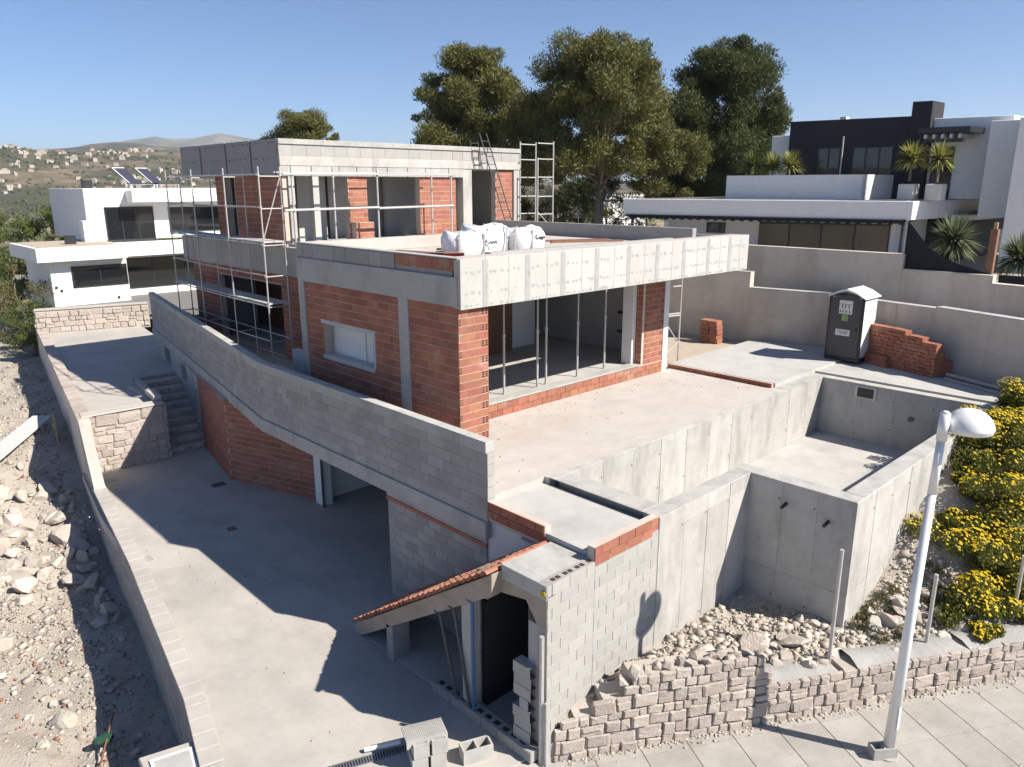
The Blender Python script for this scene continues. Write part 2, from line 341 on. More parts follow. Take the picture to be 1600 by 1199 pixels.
def stone_wall(parent, p, q, zlo, zhi, h, mat='stone', d=.07, single=True, collect=None, wr=(1.0, 1.9), name='stone', top=None, seed=3, holes=None):
    """coursed rubble facing left of p->q. zlo/zhi: numbers or functions of u"""
    rs = random.Random(seed); p = Vector((*p[:2], 0)); q = Vector((*q[:2], 0)); U = q-p; W = U.length; U.normalize(); N = Vector((-U.y, U.x, 0)); rz = math.atan2(U.y, U.x)
    zl = zlo if callable(zlo) else (lambda u: zlo); zh = zhi if callable(zhi) else (lambda u: zhi)
    zmin = min(zl(0), zl(W)); zmax = max(zh(u*W/20) for u in range(21)); z = zmin
    while z < zmax-.03:
        hh = h*rs.uniform(.72, 1.3)
        if zmax-(z+hh) < h*.5: hh = zmax-z
        u = -rs.uniform(0, .5)*h
        while u < W:
            w = hh*rs.uniform(*wr); a, b = max(u, 0), min(u+w, W); u += w
            if b-a < .06: continue
            m_ = (a+b)/2
            if z+hh*.5 > zh(m_) or z+hh*.6 < zl(m_): continue
            if holes and holes(m_, z+hh/2): continue
            cells = [(a, b, z, hh)]
            if rs.random() < .28 and hh > h*.9: k_ = rs.uniform(.4, .6); cells = [(a, b, z, hh*k_), (a, b, z+hh*k_, hh*(1-k_))]
            for (a_, b_, z_, h_) in cells:
                if z_+h_*.5 > zh(m_): continue
                ww, h2 = b_-a_-.008, h_-.006+rs.uniform(-.012, .010)
                if single:
                    key = (round(ww, 1), round(h2, 1), rs.randrange(7), d, mat)
                    if key not in STONES:
                        vs, fs = stone_mesh(1, 1, d, rs); me = bpy.data.meshes.new(name); me.from_pydata(vs, [], fs); me.materials.append(M[mat]); me.update(); STONES[key] = me
                    o = bpy.data.objects.new(name, STONES[key]); link(o, parent)
                    c = p+U*(a_+.004); o.location = (c.x, c.y, z_+.003+rs.uniform(-.01, .01)); o.rotation_euler = (rs.uniform(-.05, .05), rs.uniform(-.07, .07), rz+rs.uniform(-.06, .06)); o.scale = (ww, rs.uniform(.6, 1.35), h2)
                else:
                    vs, fs = stone_mesh(ww, h2, d, rs)
                    c = p+U*(a_+.004); collect.add([(c+U*x+N*y).to_tuple()[:2]+(z_+.003+zz,) for x, y, zz in vs], fs)
        z += hh
def rock_mesh(rs, sx, sy, sz, name='rock', mat='rock', sub=1):
    import bmesh
    b = bmesh.new(); bmesh.ops.create_icosphere(b, subdivisions=1+sub, radius=1)
    # faceted: cut by random planes
    pl = [(Vector((rs.gauss(0, 1), rs.gauss(0, 1), rs.gauss(0, 1))).normalized(), rs.uniform(.42, .78)) for _ in range(13)]
    for v in b.verts:
        for n, k in pl:
            t = v.co.dot(n)
            if t > k: v.co -= n*(t-k)
        v.co *= rs.uniform(.95, 1.05); v.co.x *= sx; v.co.y *= sy; v.co.z *= sz
    me = bpy.data.meshes.new(name); b.to_mesh(me); b.free(); me.materials.append(M[mat]); return me
def scatter_stuff(name, mat, pts, sizes, seed=1, flat=.7):
    """many small stones as one mesh: jittered octahedra-like 8-vertex lumps"""
    r = np.random.default_rng(seed); n = len(pts)
    base = np.array([(-1, -1, -1), (1, -1, -1), (1, 1, -1), (-1, 1, -1), (-1, -1, 1), (1, -1, 1), (1, 1, 1), (-1, 1, 1)], float)*.62
    V = base[None]*(1+r.uniform(-.45, .3, (n, 8, 3))); V *= (sizes[:, None, None]*r.uniform(.7, 1.35, (n, 1, 3)))*np.array([1, 1, flat])
    a = r.uniform(0, 6.28, n); c, s = np.cos(a), np.sin(a); t = r.uniform(-.6, .6, n)
    x = V[..., 0]*c[:, None]-V[..., 1]*s[:, None]; y = V[..., 0]*s[:, None]+V[..., 1]*c[:, None]; z = V[..., 2]+x*np.sin(t)[:, None]*.5
    V = np.stack([x, y, z], -1)+pts[:, None, :]
    f = np.array([(0, 3, 2, 1), (4, 5, 6, 7), (0, 1, 5, 4), (1, 2, 6, 5), (2, 3, 7, 6), (3, 0, 4, 7)])
    F = (f[None]+(np.arange(n)*8)[:, None, None]).reshape(-1, 4)
    return stuff(fast(name, V.reshape(-1, 3), F, mat))
def leaves(name, mat, C, rad, count, size, parent=None, seed=1, aspect=.45, upbias=.3, shell=.55, tri=False):
    """leaf faces spread through clumps. C (k,3) centres, rad (k,3) radii, count per clump"""
    r = np.random.default_rng(seed); C = np.asarray(C, float); rad = np.asarray(rad, float); k = len(C)
    cnt = np.asarray(count) if np.ndim(count) else np.full(k, count)
    idx = np.repeat(np.arange(k), cnt); n = len(idx)
    d = r.normal(size=(n, 3)); d /= np.linalg.norm(d, axis=1)[:, None]; rr = (shell+(1-shell)*r.uniform(0, 1, n)**.6)*r.uniform(.75, 1.12, n)
    P = C[idx]+d*rad[idx]*rr[:, None]
    a = d*.7+r.normal(size=(n, 3))*.7+np.array([0, 0, upbias]); a /= np.linalg.norm(a, axis=1)[:, None]
    b = np.cross(a, r.normal(size=(n, 3))); b /= np.linalg.norm(b, axis=1)[:, None]+1e-9
    s = (size*r.uniform(.6, 1.4, n))[:, None]
    if tri: V = np.stack([P-b*s*aspect*.5, P+b*s*aspect*.5, P+a*s], 1); F = np.arange(n*3).reshape(-1, 3)
    else: V = np.stack([P-a*s*.5, P+b*s*aspect*.5, P+a*s*.5, P-b*s*aspect*.5], 1); F = np.arange(n*4).reshape(-1, 4)
    return fast(name, V.reshape(-1, 3), F, mat, parent)
HAZE, HAZE_TOP = 0.00012, 360
# ================================================================== SETTING
def far_material(name, a, b, c, s1=.006, s2=.03):
    m, nt, bs = nodes(name); v = _pos(nt, (1, 1, .3))
    f1 = _ramp(nt, _noise(nt, v, s1, 4, .6), .42, .56); f2 = _ramp(nt, _noise(nt, v, s2, 5, .7), .40, .60); f3 = _ramp(nt, _noise(nt, v, .25, 4, .7), .35, .65)
    col = _mix(nt, f1, a, b); col = _mix(nt, _math(nt, 'MULTIPLY', f2, .8), col, c); col = _mix(nt, _math(nt, 'MULTIPLY', f3, .35), col, tuple(x*.6 for x in a))
    nt.links.new(col, bs.inputs['Base Color']); bs.inputs['Roughness'].default_value = .95; bs.inputs['Specular IOR Level'].default_value = .1
    return m
M['valley'] = far_material('dry_valley_ground', (.17, .15, .085), (.40, .32, .205), (.10, .10, .052))
M['hill'] = far_material('scrub_hillside', (.075, .075, .045), (.23, .175, .125), (.050, .056, .034), .008, .02)
M['mountain'] = far_material('limestone_mountain', (.13, .125, .085), (.30, .26, .21), (.09, .10, .06), .002, .006)
def vnoise(x, y, s=0):
    """cheap smooth value noise in [-1,1] from sines"""
    return (np.sin(x*1.0+1.3*s)*np.cos(y*1.13+s)+.5*np.sin(x*2.17+y*1.31+s*2)+.3*np.cos(x*3.9-y*3.3+s*3)+.2*np.sin(x*7.1+y*6.3+s))/2.0
def smooth(t): t = np.clip(t, 0, 1); return t*t*(3-2*t)
def terrain(az, r):
    """height of the open country by bearing (degrees from +Y towards +X) and distance"""
    x = r*np.sin(np.radians(az)); y = r*np.cos(np.radians(az))
    e1 = np.interp(az, [-180, 0, 9, 11, 13, 15, 18, 21, 24, 30, 40, 60, 180], [.01, .034, .043, .043, .037, .036, .037, .034, .028, .02, .008, .005, .01])
    e2 = np.interp(az, [-180, 5, 12, 15, 18.5, 21, 25, 32, 45, 180], [.005, .03, .045, .048, .0525, .049, .045, .03, .01, .005])
    e3 = np.interp(az, [-180, 8, 16, 18, 19.6, 20.6, 22, 23.6, 25, 27, 32, 40, 180], [.0, .02, .045, .053, .057, .055, .057, .064, .058, .055, .045, .012, .0])
    z0 = -5.7-10.5*smooth((r-60)/220)
    n = vnoise(x/60, y/60)*4+vnoise(x/170, y/170, 2)*9
    h1 = (5.6+e1*1450+16)*smooth((r-850)/600)*np.where(r > 1450, 1-.55*smooth((r-1450)/500), 1)
    h2 = (5.6+e2*2700)*smooth((r-1900)/800)*np.where(r > 2700, 1-.7*smooth((r-2700)/700), 1)
    h3 = (5.6+e3*5600)*smooth((r-3900)/1700)*np.where(r > 5600, 1-.6*smooth((r-5600)/1800), 1)
    z = z0+h1*(1-smooth((r-1450)/900)*.9)
    z = np.maximum(z, z0+h2); z = np.maximum(z, z0+h3)
    amp = smooth((r-90)/500)*np.clip((z+20)/40, .12, 1)
    return z+n*amp+vnoise(x/700, y/700, 5)*np.where(r > 3200, 22, 0)+vnoise(x/260, y/260, 7)*np.where(r > 2000, 6, 0)
azs = np.concatenate([np.arange(-180, 2, 6.), np.arange(2, 62, .4), np.arange(62, 181, 6.)])
rr = np.concatenate([[.5, 8, 20, 40, 60], np.geomspace(75, 560, 40), np.linspace(580, 1500, 60), np.geomspace(1540, 9000, 50)])
AZ, RR = np.meshgrid(azs, rr, indexing='ij'); ZZ = terrain(AZ, RR)
V = np.stack([RR*np.sin(np.radians(AZ)), RR*np.cos(np.radians(AZ)), ZZ], -1).reshape(-1, 3)
na, nr = AZ.shape; i = np.arange(na-1)[:, None]*nr+np.arange(nr-1)[None]
F = np.stack([i, i+nr, i+nr+1, i+1], -1).reshape(-1, 4)
rm = RR[:-1, :-1].reshape(-1); mi = np.where(rm > 3300, 2, np.where(rm > 620, 1, 0))
print('terrain max', ZZ.max()); structure(fast('terrain', V, F[:, ::-1], ['valley', 'hill', 'mountain'], None, mi, True))

def sheet(name, poly, z, mat): return structure(MB().add([(x, y, z) for x, y in poly], [tuple(range(len(poly)))]).build(name, mat))
def grid_sheet(name, x0, x1, y0, y1, n, m, zf, mat, inside=None):
    X, Y = np.meshgrid(np.linspace(x0, x1, n), np.linspace(y0, y1, m), indexing='ij'); Z = zf(X, Y)
    i = np.arange(n-1)[:, None]*m+np.arange(m-1)[None]; F = np.stack([i, i+m, i+m+1, i+1], -1).reshape(-1, 4)
    if inside is not None:
        cx = (X[:-1, :-1]+X[1:, 1:])/2; cy = (Y[:-1, :-1]+Y[1:, 1:])/2; F = F[inside(cx, cy).reshape(-1)]
    return structure(fast(name, np.stack([X, Y, Z], -1).reshape(-1, 3), F, mat, None, None, True))
# boundary of the plot on the left: lower drive part and upper drive part
def bnd(y): return np.interp(y, [8, 10.6, 12.3, 18.4, 25.5, 45.3, 60], [3.1, 3.36, 3.80, 4.80, 5.80, 9.0, 11.4])
def lot_z(X, Y): return -5.05+vnoise(X*1.3, Y*1.1)*.16+vnoise(X*3.1, Y*2.9, 4)*.06+2.0*smooth((Y-21)/11)+.35*smooth((2.5-X+(Y-15)*.16)/3)
grid_sheet('rubble_lot', -14, 12, 6, 62, 110, 220, lot_z, 'soil', lambda x, y: x < bnd(y)+.3)
sheet('back_garden', [(11.8, 30.4), (11.8, 19.5), (19.6, 13.35), (26.2, 12.8), (30, 20), (90, 20), (90, 60), (30, 60), (23, 31)], -.06, 'sand')
sheet('neighbour_ground', [(9.6, 45.6), (12, 43), (60, 43), (60, 80), (14, 80)], -1.1, 'sand')
sheet('raised_plot', [(27.3, -2), (27.3, 20), (31, 40), (90, 40), (90, -6)], 2.0, 'soil')

# driveway, upper drive
DZ = -3.3
structure(MB().prism([(3.3, 8.0), (8.9, 6.9), (14.5, 6.9), (14.5, 26), (5.8, 26), (5.2, 22), (4.9, 18.4), (3.9, 12.3), (3.42, 10.6)], DZ-.3, DZ).build('driveway', 'drive'))
structure(MB().prism([(5.95, 25.9), (8.25, 25.55), (8.9, 30.3), (11.6, 30.2), (13.2, 42.3), (8.7, 43.3)], -1.9, -1.5).build('upper_drive', 'drive'))
sheet('forecourt', [(-2, 2), (5.2, 2), (7.3, 6.9), (7.3, 8.2), (3.2, 10.6), (-2, 12)], DZ-.03, 'drive')

# ---- pavement with slabs
SW = Vector((.868, -.497, 0)).normalized()          # street direction
SN = Vector((-SW.y, SW.x, 0))                       # towards the wall
P0 = Vector((7.45, 7.0, 0))
def sw(u, v): w = P0+SW*u+SN*v; return (w.x, w.y)
PZ = -3.42
pav = structure(MB().prism([sw(-.3, -3.55), sw(14, -3.55), sw(14, 1.2), sw(-.3, 1.2)], PZ-.3, PZ-.012).build('pavement', 'pave_joint'))
for iu in range(-1, 16):
    for iv in range(0, 5):
        u0, v0 = iu*.82+(.0 if iv % 2 else .0), -3.45+iv*.82
        w, hh = .812, .812
        o = bpy.data.objects.new('paving_slab', piece_mesh('paving_slab', w, hh, .02, 'pave', .004)); link(o, pav)
        x, y = sw(u0, v0+hh); o.location = (x, y, PZ-.016+random.uniform(-.002, .002)); o.rotation_euler = (R(90), 0, math.atan2(SW.y, SW.x))
structure(MB().prism([sw(-2, -3.85), sw(14, -3.85), sw(14, -3.55), sw(-2, -3.55)], PZ-.3, PZ-.002).build('kerb', 'road', None, .02))
structure(MB().prism([sw(-20, -14), sw(40, -14), sw(40, -3.85), sw(-20, -3.85)], PZ-.4, PZ-.13).build('road', 'road'))

# ---- slope between stone wall and pool
def slope_z(X, Y):
    zb = np.interp(X, [7, 9, 11, 13, 14.5, 16, 18, 20, 22, 26], [-2.6, -2.5, -2.55, -2.62, -2.45, -1.55, -.75, -.3, -.05, .0])
    dw = (X-7.45)*SN.x+(Y-7.0)*SN.y                # distance behind the street wall line
    lo = -2.72+.0*X
    t = smooth((dw-.2)/np.clip((X-9)*.32, .5, 3.2))
    return lo+(zb-lo)*t+vnoise(X*2.3, Y*2.6)*.09+vnoise(X*5.2, Y*5.7, 3)*.04
grid_sheet('rubble_slope', 7.4, 27, -5, 10, 150, 110, slope_z, 'soil', lambda x, y: ((x-7.45)*SN.x+(y-7)*SN.y > .12) & (y < np.where(x > 13.5, 4.95, 7.1)) | ((x > 22.4) & (y < 6.0) & ((x-7.45)*SN.x+(y-7)*SN.y > .12)))
# ================================================================== THE HOUSE SHELL
house = thing('unfinished_house', 'two storey house shell of red hollow brick and raw concrete, still under construction', 'house', (9.64, 11.6, 0))
X0, YF, YB = 9.64, 11.6, 18.05
rest = MB()                                       # bricks past the single ones
def wall_part(name, p, q, z0, z1, t, mat, holes=(), parent=house):
    """backing wall left face on p->q, with rectangular openings cut (u0,u1,z0,z1)"""
    p = Vector(p); q = Vector(q); U = (q-p).normalized(); W = (q-p).length; m = MB()
    us = sorted({0., W, *[min(max(h[k], 0), W) for h in holes for k in (0, 1)]}); 
    for a, b in zip(us[:-1], us[1:]):
        if b-a < 1e-4: continue
        zs = [(z0, z1)]
        for (u0, u1, ha, hb) in holes:
            if u0 <= a+1e-4 and u1 >= b-1e-4:
                nz = []
                for c, d in zs:
                    if hb <= c or ha >= d: nz.append((c, d)); continue
                    if ha > c: nz.append((c, ha))
                    if hb < d: nz.append((hb, d))
                zs = nz
        for c, d in zs: m.seg(tuple(p+U*a), tuple(p+U*b), t, c, d)
    return m.build(name, mat, parent)
# --- front wing: side wall facing the driveway (X = 9.64), two brick panels round a column
WIN = (14.72, 16.92, 1.46, 2.26)
sw1 = wall_part('side_wall', (X0, 13.63), (X0, 17.75), -.2, 3.25, .24, 'brick_mortar', [(WIN[0]-13.63, WIN[1]-13.63, WIN[2], WIN[3])])
sw2 = wall_part('side_wall', (X0, YF+.06), (X0, 13.28), -.2, 3.25, .24, 'brick_mortar')
hl = [(WIN[0]-13.63, WIN[1]-13.63, WIN[2]-.0, WIN[3]+.0)]
nb = masonry(sw2, 'brick', (X0, YF+.005), (X0, 13.28), .55, 3.25, .42, .18, 'brick')
nb += masonry(sw1, 'brick', (X0, 13.63), (X0, 17.75), 1.09, 3.25, .42, .18, 'brick', holes=hl)
masonry(sw1, 'brick', (X0, 13.63), (X0, 17.75), -.17, 1.09, .42, .18, 'brick', single=False, collect=rest)
masonry(sw2, 'brick', (X0, YF), (X0, 13.28), -.17, .55, .42, .18, 'brick', single=False, collect=rest)
# columns, ring beam, block course
box('column', X0-.03, X0+.3, 13.28, 13.63, -.2, 3.25, 'conc', house, .008)
box('column', X0-.03, X0+.3, 17.75, YB, -.2, 3.25, 'conc', house, .008)
box('ring_beam', X0-.035, X0+.28, YF+.002, YB+.002, 3.25, 3.85, 'conc', house, .008)
par = box('parapet', X0+.03, X0+.20, YF+.2, YB, 3.85, 4.2, 'block_mortar', house)
masonry(par, 'block', (X0+.03, 13.75), (X0+.03, YB), 3.85, 4.2, .5, .35, 'block', d=.03)
masonry(par, 'brick', (X0+.03, YF+.02), (X0+.03, 13.72), 3.95, 4.2, .8, .25, 'brick', d=.03)
box('parapet_coping', X0+.01, X0+.24, YF+.02, YB, 4.2, 4.225, 'conc', house)
# window: recessed opening with concrete lintel, sill and reveal patch
wn_ = MB().box(X0-.012, X0+.2, WIN[0]-.1, WIN[1]+.12, WIN[3]-.004, WIN[3]+.1).box(X0-.035, X0+.265, WIN[0]-.05, WIN[1]+.05, WIN[2]-.1, WIN[2]+.005).box(X0-.015, X0+.2, WIN[0]-.1, WIN[0]+.004, WIN[2]+.005, WIN[3]-.004)
win = wn_.build('window', 'plaster_grey', house, .004)
box('pane', X0+.27, X0+.29, WIN[0]-.02, WIN[1]+.02, WIN[2]-.02, WIN[3]+.02, 'plaster', win)
box('frame', X0+.235, X0+.265, 15.42, 15.47, WIN[2], WIN[3], 'white', win)
# --- front pier (Y = 11.6)
pier = box('pier', X0+.005, 10.44, YF+.008, 13.3, -.2, 3.19, 'brick_mortar', house)
nb += masonry(pier, 'brick', (10.447, YF+.008), (X0-.006, YF+.008), -.18, 3.19, .36, .166, 'brick', ends=(2, 3), bond=.42)
masonry(pier, 'brick', (10.44, 13.3), (10.44, YF), -.18, 3.19, .36, .166, 'brick', single=False, collect=rest)
# --- dwarf wall under the opening (Y = 13.34)
YW = 13.34
dw = box('dwarf_wall', 10.44, 19.32, YW+.02, YW+.28, -.2, .36, 'brick_mortar', house)
masonry(dw, 'brick', (19.32, YW+.02), (10.46, YW+.02), 0, .34, .36, .17, 'brick', d=.018)
box('sill', 10.46, 18.15, YW-.01, YW+.34, .36, .40, 'conc', house, .005)
# --- right pier
rp = box('pier', 18.2, 19.25, YW+.02, YW+.6, .36, 2.95, 'brick_mortar', house)
nb += masonry(rp, 'brick', (19.27, YW+.02), (18.3, YW+.02), .36, 2.95, .34, .165, 'brick', ends=(2, 3), bond=.45)
masonry(rp, 'brick', (18.2, YW+.02), (18.2, YW+.62), .36, 2.95, .34, .165, 'brick', single=False, collect=rest)
box('column', 18.02, 18.185, YW+.25, YW+.62, .36, 2.95, 'plaster', house)
box('column', 19.28, 19.52, YW+.0, YW+.3, -.05, 2.95, 'plaster', house)
# --- roof slab with its light slot, fascia, parapets
roof = MB()
for a in ((X0+.2, 20.6, YF+.12, 12.62), (X0+.2, 20.6, 13.25, 18.04), (11.9, 20.6, 18.04, 22.9), (X0+.2, 15.9, 12.62, 13.25), (19.2, 20.6, 12.62, 13.25)): roof.box(a[0], a[1], a[2], a[3], 3.5, 3.82)
roof = roof.build('roof_slab', 'conc', house)
screed = MB()
for a in ((X0+.24, 20.5, YF+.5, 12.62), (X0+.24, 20.5, 13.25, YB-.2), (12.0, 20.5, YB-.2, 22.6), (X0+.24, 15.9, 12.62, 13.25), (19.2, 20.5, 12.62, 13.25)): screed.box(a[0], a[1], a[2], a[3], 3.822, 3.88)
screed.build('roof_screed', 'terrace', house)
fasc = box('fascia', X0-.01, 20.72, YF-.03, YF+.10, 3.22, 4.19, 'conc', house)
jx = [X0-.02, 10.29, 11.5, 12.63, 13.8, 15.0, 16.19, 17.38, 18.57, 19.68, 20.73]
dabs = random.Random(5)
for a, b in zip(jx[:-1], jx[1:]):
    bd = box('insulation_board', a+.004, b-.004, YF-.10, YF-.03, 3.205, 4.215, 'eps', fasc, .004)
    mid = (a+b)/2+.05; 
    if b-a > 1: box('board_joint', mid-.006, mid+.006, YF-.1035, YF-.09, 3.21, 4.21, 'adhesive', fasc)
    dm = MB()
    for zc in (3.24, 3.52, 3.93):
        x = a+.16
        while x < b-.14:
            r = dabs.uniform(.03, .065); z = zc+dabs.uniform(-.02, .02)+(.02 if zc < 3.3 else 0); n = 7
            if dabs.random() < .86:
                ring = [(x+math.cos(6.283*i/n)*r*dabs.uniform(.7, 1.3), YF-.1025, z+math.sin(6.283*i/n)*r*dabs.uniform(.5, .9)) for i in range(n)]
                dm.add(ring+[(x, YF-.106, z)], [(i, (i+1) % n, n) for i in range(n)])
            x += dabs.uniform(.10, .19)
    stuff(dm.build('adhesive_dabs', 'adhesive', fasc))
for x in jx[1:-1]: box('adhesive_strip', x-.075, x+.075, YF-.105, YF-.03, 3.21, 4.18+random.uniform(-.02, .02), 'adhesive', fasc)
box('fascia_return', 20.60, 20.73, YF+.1, 22.8, 3.22, 4.16, 'conc', house)
cur = box('roof_kerb', 10.9, 17.6, YF+.42, YF+.58, 3.88, 4.24, 'block_mortar', house)
masonry(cur, 'block', (17.6, YF+.42), (10.9, YF+.42), 3.88, 4.24, .5, .36, 'block_lit', d=.02)
box('coping', X0+.1, 20.6, YF-.06, YF+.42, 4.19, 4.218, 'terrace', house)
kr = box('roof_kerb', 20.35, 20.55, 13.2, 22.3, 3.88, 4.34, 'block_mortar', house)
kb = box('roof_kerb', X0+.22, 17.2, YB-.18, YB+.02, 3.88, 4.21, 'terrace', house, .01)
# --- living room inside
box('floor', 10.3, 19.8, YW+.34, 19.4, .05, .36, 'slab', house)
box('inner_wall', 19.62, 19.84, YW+.62, 19.4, .3, 3.5, 'plaster_grey', house)
for z in (1.55, .92): box('socket_box', 19.6, 19.622, 15.1, 15.4, z, z+.09, 'hole', house)
box('socket_box', 19.6, 19.622, 18.3, 18.6, 2.3, 2.4, 'hole', house)
box('inner_wall', 10.3, 18.3, 19.0, 19.2, .3, 3.5, 'plaster_grey', house)
box('column', 17.0, 18.25, 17.9, 18.2, .36, 3.5, 'plaster', house)
box('inner_wall', 15.6, 16.9, 17.6, 17.9, .36, 3.5, 'wood_dark_and_shade', house)
box('inner_wall', 9.9, 10.1, YF+.4, 19.2, .0, 1.2, 'plaster_grey', house)
box('inner_wall', 18.3, 19.84, 19.15, 19.4, 2.75, 3.5, 'plaster_grey', house)

# --- ground floor body behind the wing, left side facade X = 11.8
XU, YU, YE = 11.8, 22.7, 30.5
gw = wall_part('side_wall', (XU, 18.0), (XU, YE), 0, 2.82, .25, 'brick_mortar', [(5.3, 10.3, .05, 2.45), (1.0, 3.4, .05, 2.3)])
masonry(gw, 'brick', (XU, 18.0), (XU, YE), 0, 2.82, .36, .166, 'brick', holes=[(5.3, 10.3, .05, 2.45), (1.0, 3.4, .05, 2.3)], single=False, collect=rest)
box('inner_wall', 14.2, 14.4, 18.2, YE, 0, 2.8, 'wood_dark_and_shade', house)  # dark brown partition, the unlit room put into its colour
box('ledge', XU-.12, XU+.3, 18.3, YE+.6, 2.82, 3.74, 'conc', house, .01)
box('ledge_joint', XU-.125, XU-.1, 18.3, YE+.6, 3.27, 3.285, 'adhesive', house)
box('floor_slab', XU+.3, 22.2, 22.9, YE, 3.2, 3.74, 'conc', house)
box('floor_slab', XU+.25, 22.2, 18.1, YE, -.1, .02, 'slab', house)
box('back_wall', XU+.25, 22.2, YE-.2, YE, 0, 3.2, 'plaster_grey', house)
box('back_wall', 21.9, 22.15, 19.8, YE-.2, 0, 3.2, 'plaster_grey', house)
box('walkway', 8.76, XU, 9.9, 18.6, -.5, -.02, 'slab', house)
MB().prism([(8.76, 18.6), (XU, 18.6), (XU, 32.5), (11.1, 32.5)], -.5, -.02).build('walkway', 'slab', house)

# --- upper storey
UT, UB = 7.04, 6.24
wl1 = wall_part('side_wall', (XU, YU+.05), (XU, 27.7), 3.74, 5.95, .25, 'brick_mortar', [(3.4, 4.2, 3.7, 5.9)])
masonry(wl1, 'brick', (XU, YU), (XU, 27.7), 3.74, 5.95, .36, .166, 'brick', holes=[(3.4, 4.2, 3.7, 5.9)], single=False, collect=rest)
box('roof_slab', XU+.1, 22.1, YU+.1, YE, 6.2, 6.95, 'conc', house)
bandL = box('fascia', XU-.0, XU+.12, YU+.02, YE, 5.95, 7.03, 'conc', house)
jy = [YU+.03, 24.55, 26.45, 28.6, YE]
for a, b in zip(jy[:-1], jy[1:]):
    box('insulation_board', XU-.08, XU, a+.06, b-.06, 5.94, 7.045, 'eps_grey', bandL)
    dm = MB()
    for zc in (5.99, 6.47, 6.93):
        y = a+.2
        while y < b-.12:
            r = dabs.uniform(.02, .045); n = 6
            if dabs.random() < .8:
                dm.add([(XU-.0825, y+math.cos(6.283*i/n)*r*1.2, zc+dabs.uniform(-.01, .01)+math.sin(6.283*i/n)*r*.8) for i in range(n)]+[(XU-.086, y, zc)], [(i, (i+1) % n, n) for i in range(n)])
            y += dabs.uniform(.13, .24)
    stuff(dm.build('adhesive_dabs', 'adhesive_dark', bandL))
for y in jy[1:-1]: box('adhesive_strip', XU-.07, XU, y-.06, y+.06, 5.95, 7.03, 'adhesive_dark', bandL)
# front band: coping, block course, beam, ragged lower strip
FB = box('beam', XU-.06, 22.2, YU-.05, YU+.15, 6.24, 6.54, 'conc_pool', house, .006)
bb = box('block_band', XU-.06, 22.2, YU-.02, YU+.15, 6.54, 6.88, 'block_mortar', house)
masonry(bb, 'block', (22.2, YU-.02), (XU-.06, YU-.02), 6.54, 6.88, .5, .34, 'block_lit', d=.008)
box('coping', XU-.07, 22.22, YU-.07, YU+.2, 6.88, 7.045, 'conc_pool', house, .012)
low = MB(); x = XU-.06
while x < 19.2:
    w = random.uniform(.5, 1.1); b = min(x+w, 19.2); low.box(x, b, YU-.03-random.uniform(0, .006), YU+.15, 5.93, 6.24-.001); x = b+.03
low.build('lintel', 'conc_pool', house)
box('lintel_back', XU, 19.2, YU, YU+.13, 5.935, 6.23, 'conc', house)
for a, b in ((12.0, 12.2), (12.85, 13.07)): box('column', a, b, YU-.02, YU+.2, 3.74, 5.93, 'conc_pool', house)
box('column', 19.2, 19.65, YU-.02, YU+.4, 3.74, 6.24, 'conc_pool', house, .01)
box('column', 21.88, 22.2, YU-.02, YU+.4, 3.74, 6.24, 'conc_pool', house, .01)
for a, b in ((14.2, 14.95), (17.2, 18.9), (20.95, 21.88)):
    w = box('wall_pier', a, b, YU+.06, YU+.32, 3.74, 5.935 if b < 20 else 6.24, 'brick_mortar', house)
    masonry(w, 'brick', (b, YU+.06), (a, YU+.06), 3.74, 5.93 if b < 20 else 6.24, .36, .17, 'brick', single=b > 20, collect=rest)
st = box('brick_step', 14.25, 14.97, YU-.25, YU+.03, 3.74, 4.42, 'brick_mortar', house)
masonry(st, 'brick', (14.97, YU-.25), (14.25, YU-.25), 3.74, 4.42, .36, .17, 'brick')
for a, b, y in ((13.2, 14.3, 24.4), (15.0, 17.4, 25.4), (17.2, 19.3, 24.9), (19.5, 21.0, 25.6)):
    w = box('inner_wall', a, b, y, y+.2, 3.74, 6.2, 'plaster_grey', house)
    if a < 17: box('socket_box', (a+b)/2-.09, (a+b)/2+.07, y-.012, y, 4.75, 4.85, 'hole', w)
box('back_wall', XU+.2, 22.1, 27.5, 27.7, 3.74, 6.2, 'plaster_grey', house)
box('back_wall', 21.95, 22.1, YU+.4, 27.5, 3.74, 6.2, 'plaster_grey', house)
box('inner_wall', 12.4, 12.6, 23.6, 27.4, 3.74, 6.2, 'wood_dark_and_shade', house)
rest.build('brickwork', 'brick', house)['kind'] = 'stuff'
print('single house bricks', nb)

# ---- roof clutter
for k, (a, b) in enumerate((((12.0, 17.4), (12.5, 14.7)), ((12.25, 17.2), (12.7, 14.6)), ((14.6, 17.6), (16.6, 17.3)), ((13.3, 16.9), (15.4, 17.5)), ((17.8, 17.2), (19.9, 16.2)), ((17.6, 16.6), (19.8, 15.5)))):
    m = MB().seg(a, b, .16, 3.885+.0*k, 3.93); tag(m.build('plank', 'wood_dark_and_shade'), ['longest reddish brown plank lying across the flat roof', 'brown plank laid alongside the longest one on the flat roof', 'short brown plank near the back kerb of the flat roof', 'brown plank crossing the middle of the flat roof', 'brown plank behind the white sacks near the back right of the roof', 'brown plank behind the sacks, nearest the front kerb'][k], 'plank', 'planks on the flat roof')
bp = MB()
pile = thing('brick_pile', 'pair of long hollow red bricks on the flat roof beside the white sack', 'bricks', (11.65, 14.3, 3.88))
for k in range(2):
    o = meshobj('brick', piece_mesh('brick', .5, .17, .18, 'brick', holes=None), pile); o.location = (11.42+.03*k, 14.5-.2*k, 3.885); o.rotation_euler = (0, 0, R(-38))
